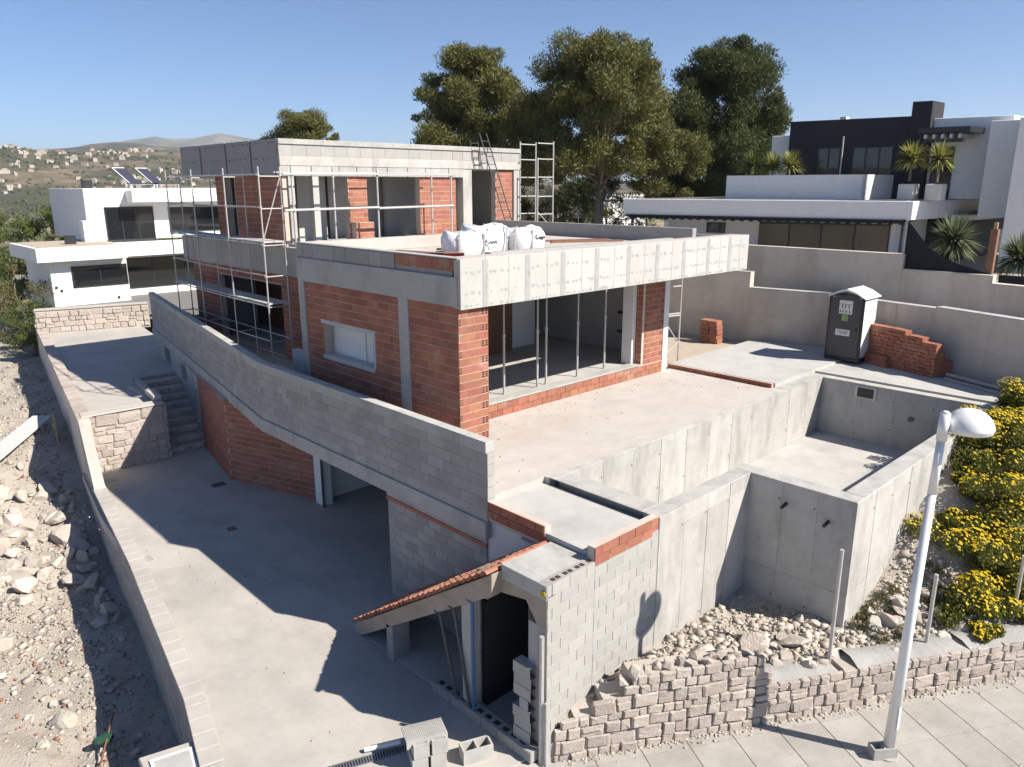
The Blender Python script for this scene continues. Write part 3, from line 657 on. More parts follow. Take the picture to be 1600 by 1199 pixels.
def sack(cx, cy, w, d, h, rot, label, marks):
    t = thing('bulk_sack', label, 'sack', (cx, cy, 3.885), 'bulk sacks on the roof')
    n, m = 28, 12; vs = []; rs = random.Random(int(cx*10))
    ph = [rs.uniform(0, 6.28) for _ in range(6)]
    for j in range(m+1):
        tz = j/m
        for i_ in range(n):
            a = 2*math.pi*i_/n; c, s = math.cos(a), math.sin(a); k = (abs(c)**3.2+abs(s)**3.2)**(-1/3.2)
            prof = 1-.10*(1-tz)**3-.16*max(0, tz-.72)**1.2*3+.05*math.sin(tz*3.1)
            wr = .035*math.sin(5*a+ph[0]+tz*4)+.02*math.sin(9*a+ph[1]-tz*7)
            z = h*tz+(.035*math.sin(3*a+ph[2])+.02*math.sin(7*a+ph[3]))*tz**3
            vs.append((c*k*w/2*(prof+wr*tz), s*k*d/2*(prof+wr*tz), z))
    fs = [(j*n+i_, j*n+(i_+1) % n, (j+1)*n+(i_+1) % n, (j+1)*n+i_) for j in range(m) for i_ in range(n)]
    vs.append((0, 0, h*.80)); fs += [(m*n+i_, m*n+(i_+1) % n, len(vs)-1) for i_ in range(n)]
    me = bpy.data.meshes.new('sack_body'); me.from_pydata(vs, [], fs); me.polygons.foreach_set('use_smooth', [True]*len(fs)); me.update()
    Rm = Matrix.Rotation(rot, 4, 'Z')
    def put(o): o.location = (cx, cy, 3.885); o.rotation_euler = (0, 0, rot); return o
    put(meshobj('sack_body', me, t, ('bag',)))
    for fx in marks[0]:
        m_ = MB().box(fx*w/2-.025, fx*w/2+.025, -d*.505-.012, -d*.505, .0, h*.9).tube((fx*w/2, -d*.5, h*.9), (fx*w/2*.5, -d*.1, h*1.04), .018)
        put(m_.build('strap', 'adhesive', t))
    # scrawled mark
    if marks[1]:
        m_ = MB(); x0 = marks[1]*w/2; y = -d*.5-.012
        pts = [(-.1, .12), (-.12, .04), (-.06, 0), (0, .05), (.02, -.01), (.06, .06), (.09, .0), (.13, .07), (.15, 0)]
        for (a, b), (c, e) in zip(pts[:-1], pts[1:]): m_.tube((x0+a, y, h*.55+b), (x0+c, y, h*.55+e), .016, 4)
        put(m_.build('scrawl', 'ink', t))
    return t
sack(12.55, 14.75, 1.15, 1.0, .62, R(-24), 'white bulk sack nearest the roof edge, beside the red brick pair', ((-.55, .55), .86))
sack(13.75, 15.4, 1.2, 1.05, .72, R(-20), 'middle white bulk sack on the flat roof, folds gathered on top', ((-.2, .7), 0))
sack(14.75, 14.95, 1.1, 1.0, .64, R(-20), 'white bulk sack with a black scrawl, farthest right on the roof', ((-.8, .1), .5))

# ---- steel props in the living room opening
for k, (x, y) in enumerate(((13.0, 13.85), (14.1, 13.72), (14.52, 13.8), (15.78, 13.78), (17.1, 13.88))):
    t = thing('steel_prop', ['first steel prop from the corner pier in the living room opening', 'second steel prop, close beside another one, in the wide opening', 'third steel prop in the wide opening, right one of the close pair', 'fourth steel prop standing in the wide living room opening', 'last steel prop in the wide opening, nearest the right brick pier'][k], 'prop', (x, y, .38), 'steel props in the opening')
    MB().tube((x, y, .37), (x, y, 1.9), .032, 8).build('outer_tube', 'steel', t); MB().tube((x, y, 1.9), (x, y, 3.49), .024, 8).build('inner_tube', 'steel', t)
    MB().box(x-.07, x+.07, y-.07, y+.07, .362, .37).box(x-.07, x+.07, y-.07, y+.07, 3.49, 3.498).tube((x, y, 1.87), (x, y, 1.95), .045, 8).build('plate_and_collar', 'steel', t)
# ================================================================== CURVED BLOCK PARAPET AND BASEMENT
C1, C2, C3 = (8.56, 9.6), (8.56, 18.6), (11.35, 34.7)
bw = thing('block_parapet', 'long bent grey concrete block parapet above the garage and driveway', 'wall', (8.56, 9.6, -.75))
def off(p, q, r, t):   # bend point at distance t to the right of the line
    d1 = Vector((q[0]-p[0], q[1]-p[1])).normalized(); d2 = Vector((r[0]-q[0], r[1]-q[1])).normalized()
    n1 = Vector((d1.y, -d1.x)); n2 = Vector((d2.y, -d2.x)); b = (n1+n2).normalized(); return (q[0]+b.x*t/b.dot(n1), q[1]+b.y*t/b.dot(n1))
def bent(t0, t1, z0, z1, name, mat, bev=0):
    d1 = Vector((0, 1)); n1 = Vector((1, 0)); d2 = Vector((C3[0]-C2[0], C3[1]-C2[1])).normalized(); n2 = Vector((d2.y, -d2.x))
    a = lambda t: [(C1[0]+t, C1[1]), off(C1, C2, C3, t), (C3[0]+n2.x*t, C3[1]+n2.y*t)]
    return MB().prism(a(t0)+a(t1)[::-1], z0, z1).build(name, mat, bw, bev)
core = bent(.02, .19, -.40, .94, 'block_core', 'block_mortar')
bent(-.012, .21, .94, 1.15, 'coping_beam', 'conc', .008); bent(-.03, .22, -.75, -.40, 'edge_beam', 'conc', .01)
bent(-.01, .2, 1.1495, 1.158, 'coping_mortar', 'conc_pool')
d2 = Vector((C3[0]-C2[0], C3[1]-C2[1])).normalized(); B2 = (C2[0]+d2.x*9.5, C2[1]+d2.y*9.5); n2 = Vector((d2.y, -d2.x))
masonry(core, 'block', (C1[0]+.02, C1[1]), (C2[0]+.02, C2[1]), -.40, .94, .5, .224, 'block', d=.006)
masonry(core, 'block', (C2[0]+.02, C2[1]), (B2[0]+n2.x*.02, B2[1]+n2.y*.02), -.40, .94, .5, .224, 'block', d=.006)
mb = MB(); masonry(core, 'block', (B2[0]+n2.x*.02, B2[1]+n2.y*.02), (C3[0]+n2.x*.02, C3[1]+n2.y*.02), -.40, .94, .5, .224, 'block', d=.006, single=False, collect=mb)
mb.build('blockwork', 'block', core)['kind'] = 'stuff'
masonry(core, 'block', (8.77, 9.6), (8.58, 9.6), -.40, .94, .5, .224, 'block_lit', d=.012)

base = thing('basement_wall', 'red hollow brick basement wall with garage opening, recessed under the block parapet', 'wall', (9.0, 22.1, DZ))
bwA, bwB, bwC = (9.72, 25.9), (9.02, 22.1), (10.12, 18.85)
w1 = wall_part('brick_wall', bwB, bwA, DZ, -.7, .24, 'brick_mortar', parent=base); w2 = wall_part('brick_wall', bwC, bwB, DZ, -.7, .24, 'brick_mortar', parent=base)
masonry(w1, 'brick', bwB, bwA, DZ, -.7, .4, .173, 'brick'); masonry(w2, 'brick', bwC, bwB, DZ, -.7, .4, .173, 'brick')
box('column', 10.05, 10.35, 18.3, 18.72, DZ, -.7, 'plaster', base); MB().tube((10.03, 18.25, DZ), (10.03, 18.25, -.7), .035, 8).build('downpipe', 'steel_dark', base)
MB().prism([(8.8, 18.3), (10.4, 18.3), (10.4, 25.8), (9.95, 25.8), (9.1, 20.9)], -.74, -.7).build('soffit', 'plaster_grey', base)
# plastered stretch towards the upper drive with small openings
d3 = Vector((C3[0]-bwA[0], C3[1]-bwA[1])).normalized()
pw = wall_part('rendered_wall', (9.72, 25.95), (11.40, 34.7), -3.3, -.74, .22, 'conc', [(1.9, 3.0, -1.45, -.85), (5.2, 6.6, -1.45, -.8), (.15, .65, -2.6, -1.3)], parent=base)
box('room_shade_panel', 11.9, 12.1, 25.9, 34, -3.3, -.8, 'wood_dark_and_shade', base)  # dark sheet behind the openings, room shade put into its colour
# garage room
box('garage_wall', 13.6, 13.8, 9.8, 26, DZ, -.5, 'plaster', base); box('garage_wall', 10.3, 13.6, 18.72, 18.9, DZ, -.5, 'plaster', base); box('garage_ceiling', 8.8, 13.8, 9.8, 18.9, -.62, -.51, 'plaster_grey', base)
box('threshold', 8.62, 8.70, 12.9, 18.6, DZ, DZ+.004, 'drive', base)
gb = wall_part('block_wall', (8.66, 9.7), (8.66, 12.92), DZ, -.98, .2, 'block_mortar', parent=base)
masonry(gb, 'block', (8.66, 9.7), (8.66, 12.92), DZ, -.98, .4, .2, 'block', d=.006)
box('lintel', 8.62, 8.9, 9.7, 12.95, -.98, -.90, 'brick', base); box('lintel', 8.64, 8.9, 9.7, 12.95, -.90, -.751, 'conc', base)
box('block_wall_end', 8.66, 8.86, 12.92, 12.94, DZ, -.98, 'block', base)

# ================================================================== TERRACE AND POOL
structure(MB().prism([(8.78, 9.75), (10.25, 9.75), (10.25, 9.62), (19.95, 9.62), (19.95, 13.4), (8.78, 13.4)], -.3, 0).build('terrace_floor', 'terrace'))
structure(MB().box(8.62, 10.25, 7.15, 9.75, -.4, -.13).build('lower_slab', 'slab'))
structure(MB().prism([(19.95, 9.9), (25.9, 9.9), (25.9, 11.3), (25.4, 13.6), (19.95, 13.5)], -.3, .13).build('upper_slab', 'slab'))
structure(MB().prism([(22.5, 4.6), (23.6, 4.0), (25.9, 9.9), (22.5, 9.9)], -.3, .07).build('pool_surround', 'slab'))
bs = thing('brick_step_edge', 'row of red bricks edging the raised slab at the right end of the terrace', 'brick edging', (19.9, 11.8, 0))
eb = box('mortar_bed', 19.86, 19.95, 9.95, 13.5, -.02, .12, 'brick_mortar', bs); masonry(eb, 'brick', (19.86, 9.95), (19.86, 13.5), .0, .13, .36, .13, 'brick', d=.03)

pool = thing('swimming_pool', 'empty L-shaped raw concrete swimming pool shell beside the terrace', 'pool', (13.4, 4.9, -2.7))
def panel_wall(name, p, q, z0, z1, t, L=.9, hs=None, parent=pool, mat='conc_pool', ties=True, d=.006):
    """cast wall: core plus formwork panel faces left of p->q"""
    w = wall_part(name, p, q, z0, z1, t, 'conc_pool' if mat == 'conc_pool' else mat, parent=parent)
    U = (Vector(q)-Vector(p)); W = U.length; n = max(1, round(W/L)); hs = hs or [z0, z1]
    for a, b in zip(hs[:-1], hs[1:]): masonry(w, 'panel', p, q, a, b, W/n, b-a, mat, d=d, joint=.007, bond=0, jit=.0015)
    if ties:
        U.normalize(); N = Vector((-U.y, U.x))
        for i_ in range(1, n):
            for z in ([z0+.5, z1-.35] if z1-z0 > 1.2 else [(z0+z1)/2]):
                c = Vector(p)+U*(W/n*i_+.06); m = MB(); m.tube((c.x+N.x*.001, c.y+N.y*.001, z), (c.x+N.x*(d+.003), c.y+N.y*(d+.003), z), .022, 8); m.build('tie_hole', 'wood_dark_and_shade', w)
    return w
zb = -2.95
panel_wall('outer_wall', (13.4, 7.0), (10.28, 7.0), zb, -.004, .34, .78, [zb, -.30, -.004])
panel_wall('outer_wall', (13.4, 4.87), (13.4, 7.0), zb, -.004, .34, .72, [zb, -1.9, -.004])
panel_wall('outer_wall', (22.5, 4.87), (13.4, 4.87), zb, -.004, .36, .95, [zb, -1.9, -.004])
panel_wall('inner_wall', (22.16, 9.5), (10.75, 9.5), -1.69, -.004, .13, 1.05)
panel_wall('inner_wall', (22.16, 5.23), (22.16, 9.5), -1.69, -.004, .34, 1.0)
wall_part('inner_wall', (10.75, 9.5), (10.75, 7.34), -1.69, -.004, .34, 'conc_pool', parent=pool)
MB().prism([(10.3, 7.02), (13.42, 7.02), (13.42, 4.89), (22.4, 4.89), (22.4, 9.6), (10.3, 9.6)], -1.85, -1.69).build('pool_floor', 'slab', pool)
cp = MB()
for a in ((10.26, 13.38, 6.985, 7.36), (13.385, 13.76, 4.86, 7.36), (13.76, 22.5, 4.86, 5.25), (22.14, 22.55, 5.25, 9.5), (10.26, 10.77, 7.36, 9.48), (10.26, 19.95, 9.48, 9.66), (19.95, 22.55, 9.48, 9.905)): cp.box(a[0], a[1], a[2], a[3], -.006, .012)
cp.build('pool_coping', 'conc_pool', pool, .01)
fr = MB().box(22.13, 22.15, 7.9, 8.5, -.42, -.06); fo = fr.build('skimmer_frame', 'steel', pool); box('skimmer_mouth', 22.12, 22.131, 7.97, 8.43, -.38, -.10, 'toilet_dark', fo)
box('floor_drain', 20.7, 21.05, 7.15, 7.45, -1.689, -1.678, 'grate', pool)
MB().tube((22.1, 6.9, -.75), (22.2, 6.9, -.75), .07, 10).build('inlet_pipe', 'steel_dark', pool)
for yy, zz in ((6.15, -.85), (5.3, -.95)): pass
for y, z in ((6.2, -.42), (5.35, -.52)): MB().tube((13.42, y, z), (13.2, y, z-.03), .035, 8).build('pipe_stub', 'toilet_dark', pool)
# step line along the lower slab and brick edging
t = thing('brick_edging', 'two courses of red brick edging the lower slab above the street wall', 'brick edging', (9.4, 7.0, -.2))
e = box('mortar_bed', 8.55, 10.26, 7.02, 7.16, -.40, .03, 'brick_mortar', t)
masonry(e, 'brick', (10.26, 7.02), (8.55, 7.02), -.30, .03, .44, .165, 'brick', d=.02)
t = thing('brick_edging', 'two courses of red brick beside the near end of the block parapet', 'brick edging', (8.6, 8.9, -.2))
e = box('mortar_bed', 8.6, 8.74, 8.15, 9.62, -.35, .0, 'brick_mortar', t); masonry(e, 'brick', (8.6, 8.15), (8.6, 9.62), -.32, .01, .44, .165, 'brick', d=.02)

# ================================================================== GATEHOUSE (lower left of the pool wall)
gate = thing('gatehouse', 'pale concrete block gatehouse with dark doorway and sloping tiled stair roof', 'gatehouse', (7.45, 7.0, PZ))
GX = 7.45
g1 = wall_part('front_wall', (10.27, 7.0), (GX, 7.0), PZ, -.21, .2, 'block_mortar', parent=gate)
masonry(g1, 'block', (10.27, 7.0), (8.55, 7.0), PZ, -.32, .4, .2, 'block_lit', d=.006); masonry(g1, 'block', (8.55, 7.0), (GX-.0, 7.0), PZ, -.21, .4, .2, 'block_lit', d=.006)
# roof deck of blocks, open cells drawn as flat patches of painted shade
deck = box('deck', GX+.0, 8.6, 7.21, 8.0, -.42, -.22, 'conc_pool', gate)
for k, x in enumerate((7.55, 7.97, 8.39)):
    pass
cells = MB()
for k in range(4):
    for j in (0, 1): cells.box(7.62+k*.28+j*.11, 7.70+k*.28+j*.11, 7.05, 7.13, -.2095, -.205)
cells.build('block_cell_shade', 'hole', gate)
box('deck_edge', GX-.02, GX+.18, 7.0, 8.0, -.46, -.211, 'conc', gate, .006)
o = MB().tube((GX-.025, 7.06, -.35), (GX-.04, 7.06, -.35), .05, 10).build('marker_cap', 'flower', gate)
# side facade: lintel beam with haunch, jambs, middle column
lint = MB().add([(x, y, z) for x in (GX-.006, GX+.25) for y, z in ((7.004, -.462), (8.4, -.46), (8.62, -.55), (8.62, -1.05), (8.35, -1.0), (8.1, -.74), (7.45, -.62), (7.2, -.95), (7.004, -.95))],
    [tuple(range(9)), tuple(range(9, 18))[::-1]]+[(i_, 9+i_, 9+(i_+1) % 9, (i_+1) % 9) for i_ in range(9)])
recalc(lint.build('lintel', 'conc_brown', gate))
box('jamb', GX+.004, GX+.2, 7.2, 7.4, -3.3, -.95, 'block_lit', gate)
jb = thing('block_stack', 'leaning stack of loose concrete blocks at the gatehouse door jamb', 'blocks', (7.35, 7.35, -3.3)); 
for k in range(7):
    o = meshobj('block', piece_mesh('block', .2, .2, .38, 'block_lit'), jb); o.location = (7.31+.012*(k % 3), 7.22, -3.29+k*.2+(.2 if k > 3 else 0)); o.rotation_euler = (0, 0, R(1+k % 2))
    if k == 3:
        o = meshobj('block', piece_mesh('block', .2, .2, .2, 'block_lit'), jb); o.location = (7.31, 7.26, -3.29+.8)
box('column', 7.3, 7.52, 8.62, 8.86, DZ, -1.0, 'conc', gate, .006)
box('stair_floor', 7.3, 8.66, 7.2, 12.6, DZ, DZ+.01, 'slab', gate)
box('back_wall', 8.68, 8.8, 8.6, 9.72, DZ, -.42, 'lilac', gate); box('back_wall', 8.68, 8.8, 8.0, 8.6, -1.3, -.42, 'lilac', gate); box('shade_dark_room_wall', 7.65, 10.3, 8.62, 8.74, DZ, -1.25, 'black_render_and_shade', gate); box('shade_dark_room_wall', 10.3, 10.4, 7.2, 8.62, DZ, -.45, 'black_render_and_shade', gate); box('room_ceiling', 8.6, 10.4, 7.2, 8.74, -.45, -.41, 'block', gate)  # room walls near-black: unlit interior put into their colour
# low kerb of blocks along the opening
kb_ = box('kerb', 7.22, 7.42, 7.1, 9.65, DZ, DZ+.2, 'block_mortar', gate)
masonry(kb_, 'block', (7.22, 7.1), (7.22, 9.65), DZ, DZ+.2, .4, .2, 'block', d=.015)
cells = MB()
for k in range(11): cells.box(7.27, 7.36, 7.3+k*.21, 7.42+k*.21, DZ+.2005, DZ+.203)
cells.build('block_cell_shade', 'hole', gate)  # flat dark patches, the shade of the cells painted on
# sloping slab roof running down along the wall (towards +Y), open verge towards the drive
def roofz(y): return -.34-(y-8.0)*.66
Y1_, Y2_ = 8.0, 12.2
sl = MB().add([(x, y, roofz(y)+dz) for x in (7.22, 8.64) for y, dz in ((Y1_, .02), (Y2_, .02), (Y2_, -.30), (Y1_, -.36))], [(0, 1, 2, 3), (4, 7, 6, 5), (0, 4, 5, 1), (1, 5, 6, 2), (2, 6, 7, 3), (3, 7, 4, 0)])
recalc(sl.build('roof_slab', 'conc_brown', gate, .008))
vb = MB().add([(x, y, roofz(y)+dz) for x in (7.17, 7.23) for y, dz in ((Y1_+.6, .0), (Y2_+.05, .0), (Y2_+.05, -.15), (Y1_+.6, -.15))], [(0, 1, 2, 3), (4, 7, 6, 5), (0, 4, 5, 1), (1, 5, 6, 2), (2, 6, 7, 3), (3, 7, 4, 0)])
nrow = 26; sl_len = math.hypot(Y2_-Y1_, (Y2_-Y1_)*.66); th = math.atan(-.66)
def arc_mesh(r, L):
    m = MB(); n = 8
    for rr_, x0, x1 in ((r, 0, L), (r-.014, 0, L)):
        for i_ in range(n+1):
            a = math.pi*i_/n; m.v += [(x0, -math.cos(a)*rr_, math.sin(a)*rr_*.95), (x1, -math.cos(a)*rr_*.86, math.sin(a)*rr_*.82+.0)]
    b_ = 2*(n+1)
    for i_ in range(n):
        m.f += [(2*i_, 2*i_+2, 2*i_+3, 2*i_+1), (b_+2*i_, b_+2*i_+1, b_+2*i_+3, b_+2*i_+2), (2*i_, b_+2*i_, b_+2*i_+2, 2*i_+2)]
    me = bpy.data.meshes.new('roof_tile'); me.from_pydata(m.v, [], m.f); me.materials.append(M['tile']); me.update(); return me
tme = arc_mesh(.088, .42); pitch = (Y2_-Y1_-.1)/nrow
for r_ in range(nrow):
    for c_ in range(4):
        o = bpy.data.objects.new('roof_tile', tme); link(o, gate); y = Y1_+.1+r_*pitch
        o.location = (7.15+c_*.36+random.uniform(-.015, .015), y, roofz(y)+.045+c_*.012+random.uniform(0, .012)); o.rotation_euler = (th, -.03, random.uniform(-.04, .04))
box('pier', 7.22, 7.62, 10.85, 11.05, DZ, roofz(10.95)-.28, 'block', gate, .006)
for k, (ya, yb, mt) in enumerate(((9.45, 9.3, 'steel_dark'), (9.05, 8.95, 'steel_dark'), (8.55, 8.5, 'blue'))):
    t = thing('steel_prop', ['left dark steel prop leaning under the tiled stair roof', 'middle dark steel prop under the tiled stair roof', 'blue steel prop against the gatehouse column'][k], 'prop', (7.25, yb, DZ+.2), 'props under the stair roof')
    zt = roofz(ya)-.31; MB().tube((7.24, yb-.35 if k < 2 else yb, DZ+.2), (7.28, ya, zt), .028, 8).build('outer_tube', mt, t); MB().box(7.2, 7.36, ya-.06, ya+.06, zt-.008, zt).build('head_plate', mt, t)
t = thing('galvanised_pipe', 'pale vertical pipe clipped to the gatehouse corner', 'pipe', (7.4, 7.05, PZ)); MB().tube((7.38, 7.04, PZ), (7.38, 7.04, -1.05), .04, 8).build('pipe', 'steel', t); MB().tube((7.40, 6.95, PZ), (7.40, 6.95, -2.2), .03, 8).build('pipe', 'steel', t)

# ---- small drain covers, grate, sawn oddments on the drive
for k, (x, y, w, d) in enumerate(((6.2, 24.7, .55, .3), (8.55, 22.0, .4, .3), (7.5, 18.7, .22, .22), (5.15, 18.5, .42, .34))):
    tag(box('drain_cover', x-w/2, x+w/2, y-d/2, y+d/2, DZ+.001, DZ+.012, ['adhesive', 'steel_dark', 'wood_dark_and_shade', 'adhesive'][k]), ['grey drain cover at the foot of the stone wall', 'dark drain cover near the brick basement corner', 'small dark drain cover in the middle of the drive', 'grey drain cover by the low boundary wall'][k], 'drain cover')
t = thing('drain_channel', 'slotted steel drain channel across the bottom of the driveway', 'drain', (5.4, 8.9, DZ))
a, b = Vector((4.6, 9.30)), Vector((6.05, 8.75)); U = (b-a).normalized(); Nn = Vector((-U.y, U.x)); m = MB()
for s in (-.075, .075): m.seg(tuple(a+Nn*s), tuple(b+Nn*s), .02, DZ, DZ+.012)
m.build('rim', 'grate', t); m = MB(); k = .02
while k < (b-a).length: m.seg(tuple(a+U*k+Nn*-.07), tuple(a+U*k+Nn*.07), .02, DZ, DZ+.009); k += .045
m.build('bars', 'grate', t); MB().seg(tuple(a+Nn*.085), tuple(b+Nn*.085), .17, DZ, DZ+.003).build('slot', 'toilet_dark', t)
# ================================================================== BOUNDARY WALL, STONE WALLS, STAIRS
lowb = [(3.36, 10.5), (3.80, 12.3), (4.82, 18.4), (5.80, 25.5)]
t = thing('boundary_wall', 'low block wall with pale mortar coping along the left side of the driveway', 'wall', (4.8, 18.4, -5.2))
def ribbon(pts, w, z0, z1, m, outward=-1):
    for p, q in zip(pts[:-1], pts[1:]):
        d = Vector((q[0]-p[0], q[1]-p[1])).normalized(); m.seg(p, (q[0]+d.x*.01, q[1]+d.y*.01), w, z0, z1)
    return m
ribbon(lowb, .30, -5.6, -3.19, MB()).build('wall_core', 'block_mortar', t)
body = t.children[0]; extra = MB()
for p, q in zip(lowb[:-1], lowb[1:]):
    masonry(body, 'block', p, q, -5.3, -3.23, .5, .23, 'block', d=.018, single=False, collect=extra)
extra.build('blockwork', 'block', t)['kind'] = 'stuff'
k = 0
for p, q in zip(lowb[:-1], lowb[1:]):
    p = Vector(p); q = Vector(q); U = (q-p).normalized(); L = (q-p).length; u = 0; N = Vector((U.y, -U.x))
    while u < L-.05:
        w = min(.4, L-u); a = p+U*(u+.004)-N*.03; b = p+U*(u+w-.004)-N*.03
        MB().seg(tuple(a), tuple(b), .36, -3.19, -3.15+random.uniform(-.008, .008)).build('coping_block', 'drive', t, .01); u += w
upb = [(5.80, 25.5), (9.0, 45.3)]
wd = Vector((.98, 7.1)).normalized(); wn2 = Vector((wd.y, -wd.x))*.30; pa, pb = Vector((5.80, 25.5)), Vector((5.80, 25.5))-wd*1.75
recalc(MB().add([(v.x, v.y, z) for o_ in (Vector((0, 0)), wn2) for v, z in ((pb+o_, -5.4), (pa+o_, -5.4), (pa+o_, -1.40), (pb+o_, -3.15))], [(0, 1, 2, 3), (4, 7, 6, 5), (0, 4, 5, 1), (1, 5, 6, 2), (2, 6, 7, 3), (3, 7, 4, 0)]).build('ramped_coping', 'drive', t))
t = thing('boundary_wall', 'pale coped boundary wall climbing along the upper drive beside the rubble lot', 'wall', (5.8, 25.5, -5))
ribbon(upb, .34, -5.4, -1.42, MB()).build('wall_core', 'conc_ret', t)
p = Vector(upb[0]); q = Vector(upb[1]); U = (q-p).normalized(); L = (q-p).length; u = 0; N = Vector((U.y, -U.x))
while u < L-.05:
    w = min(.55, L-u); a = p+U*(u+.004)-N*.03; b = p+U*(u+w-.004)-N*.03; MB().seg(tuple(a), tuple(b), .42, -1.42, -1.37+random.uniform(-.01, .01)).build('coping_stone', 'stone', t, .012); u += w

# stone retaining wall below the upper drive, with the stair
t = thing('stone_retaining_wall', 'beige limestone retaining wall at the end of the lower drive, half in shadow', 'wall', (7.2, 25.5, DZ))
core = MB().prism([(5.95, 25.62), (8.32, 25.52), (8.42, 26.1), (6.0, 26.15)], DZ-.3, -1.40).prism([(8.24, 25.55), (8.40, 25.54), (8.98, 29.6), (8.80, 29.6)], DZ, -1.35).build('wall_core', 'stone_mortar', t)
stone_wall(core, (8.34, 25.53), (5.95, 25.63), DZ, -1.42, .24, seed=4, d=.045)
c2_ = MB(); stone_wall(core, (8.98, 29.6), (8.40, 25.54), DZ, -1.42, .25, seed=5, single=False, collect=c2_); c2_.build('stone_facing', 'stone', core)['kind'] = 'stuff'
MB().prism([(5.9, 25.55), (8.4, 25.44), (8.46, 25.95), (6.0, 26.1)], -1.40, -1.345).build('coping', 'terrace', t, .015)
MB().prism([(8.2, 25.9), (8.46, 25.86), (8.62, 27.0), (8.32, 27.05)], -1.345, -1.18).build('parapet_stub', 'terrace', t, .015)
st = thing('stone_stair', 'shaded limestone stair climbing between the retaining wall and the house', 'stairs', (9.1, 25.8, DZ))
ns = 9; 
for k in range(ns):
    y = 25.85+k*.42; z1 = DZ+(k+1)*.2; x0 = 8.42+(y-25.5)*.14; x1 = 9.74+(y-25.9)*.19
    s_ = MB().prism([(x0, y), (x1, y), (x1+.07, y+.44), (x0+.07, y+.44)], DZ-.1, z1-.03).build('step', 'stone_mortar', st)
    stone_wall(s_, (x1, y), (x0, y), DZ+k*.2, z1, .2, d=.05, seed=20+k)
    MB().prism([(x0, y-.02), (x1, y-.02), (x1+.06, y+.42), (x0+.06, y+.42)], z1-.03, z1).build('tread', 'stone', s_, .01)
# far stone wall behind the upper drive
t = thing('stone_garden_wall', 'sunlit beige rubble wall across the far end of the upper drive', 'wall', (11, 42.6, -1.5))
p, q = (13.6, 41.9), (8.62, 43.2)
c_ = wall_part('wall_core', p, q, -1.6, -.35, .35, 'stone_mortar', parent=t)
stone_wall(c_, p, q, -1.5, -.42, .27, seed=9, d=.06, wr=(1.1, 2.0))
MB().seg((p[0], p[1]-.05), (q[0], q[1]-.05), .45, -.36, -.30).build('coping', 'terrace', t)
# street wall of rough stones, with notches at the posts
t = thing('street_stone_wall', 'rough beige limestone wall along the pavement below the pool', 'wall', (10.5, 5.6, PZ))
def swtop(u): return float(np.interp(u, [0, .2, .8, 1.25, 1.5, 3.5, 3.75, 3.8, 5.4, 5.6, 5.7, 6.2, 14], [-3.0, -2.75, -2.45, -2.3, -2.05, -2.10, -2.15, -2.62, -2.66, -2.5, -2.55, -2.62, -2.55]))
pts = [(u*.5) for u in range(29)]
cm = MB()
for a, b in zip(pts[:-1], pts[1:]):
    p = sw(a, .06); q = sw(b, .06); zt = min(swtop(a+.02), swtop(b-.02))-.06; p2 = sw(a, .52); q2 = sw(b, .52)
    cm.prism([p, q, q2, p2], PZ-.2, zt)
core = cm.build('wall_core', 'stone_mortar', t)
stone_wall(core, sw(14, .06), sw(0.15, .06), PZ-.02, lambda u: swtop(13.85-u), .21, d=.05, seed=14, wr=(.8, 2.0))
# loose capping stones at the tall end and trowelled mortar beds on the low part
for k in range(16):
    u = 1.35+k*.15 if k < 15 else 3.65; rs = random.Random(40+k); me = rock_mesh(rs, .17, .15, .13, 'capping_stone', 'stone', 0); o = meshobj('capping_stone', me, t); x, y = sw(u+rs.uniform(-.05, .05), .22+rs.uniform(-.08, .14)); o.location = (x, y, swtop(u)-.02); o.rotation_euler = (rs.uniform(0, 1), rs.uniform(0, 1), rs.uniform(0, 6))
for k, (ua, ub) in enumerate(((3.85, 5.35), (5.75, 8.0), (8.15, 10.3), (10.5, 13.9))):
    n = 14; vs = []; 
    for i_ in range(n+1):
        u = ua+(ub-ua)*i_/n
        for j, v in enumerate((.02, .25, .55, .85)):
            x, y = sw(u, v+random.uniform(-.04, .04)); vs.append((x, y, swtop(u)-.05+(-.03, .055, .05, -.25)[j]+random.uniform(-.012, .012)))
    fs = [(i_*4+j, i_*4+4+j, i_*4+5+j, i_*4+1+j) for i_ in range(n) for j in range(3)]
    MB().add(vs, fs).build('mortar_bed', 'mortar_grey', t, smooth=True)
# fence posts
for k, (x, y, zt) in enumerate(((12.31, 4.63, -.47), (14.12, 3.61, -1.23), (16.09, 2.7, -1.23))):
    t = thing('fence_post', ['tall galvanised post on the pavement in front of the pool corner', 'short galvanised post just right of the street lamp column', 'galvanised post at the right edge below the yellow shrubs'][k], 'post', (x, y, PZ), 'fence posts along the street wall')
    MB().tube((x, y, PZ), (x, y, zt), .035, 10).build('tube', 'steel', t, smooth=False); MB().tube((x, y, zt), (x, y, zt+.015), .038, 10).build('cap', 'steel', t)

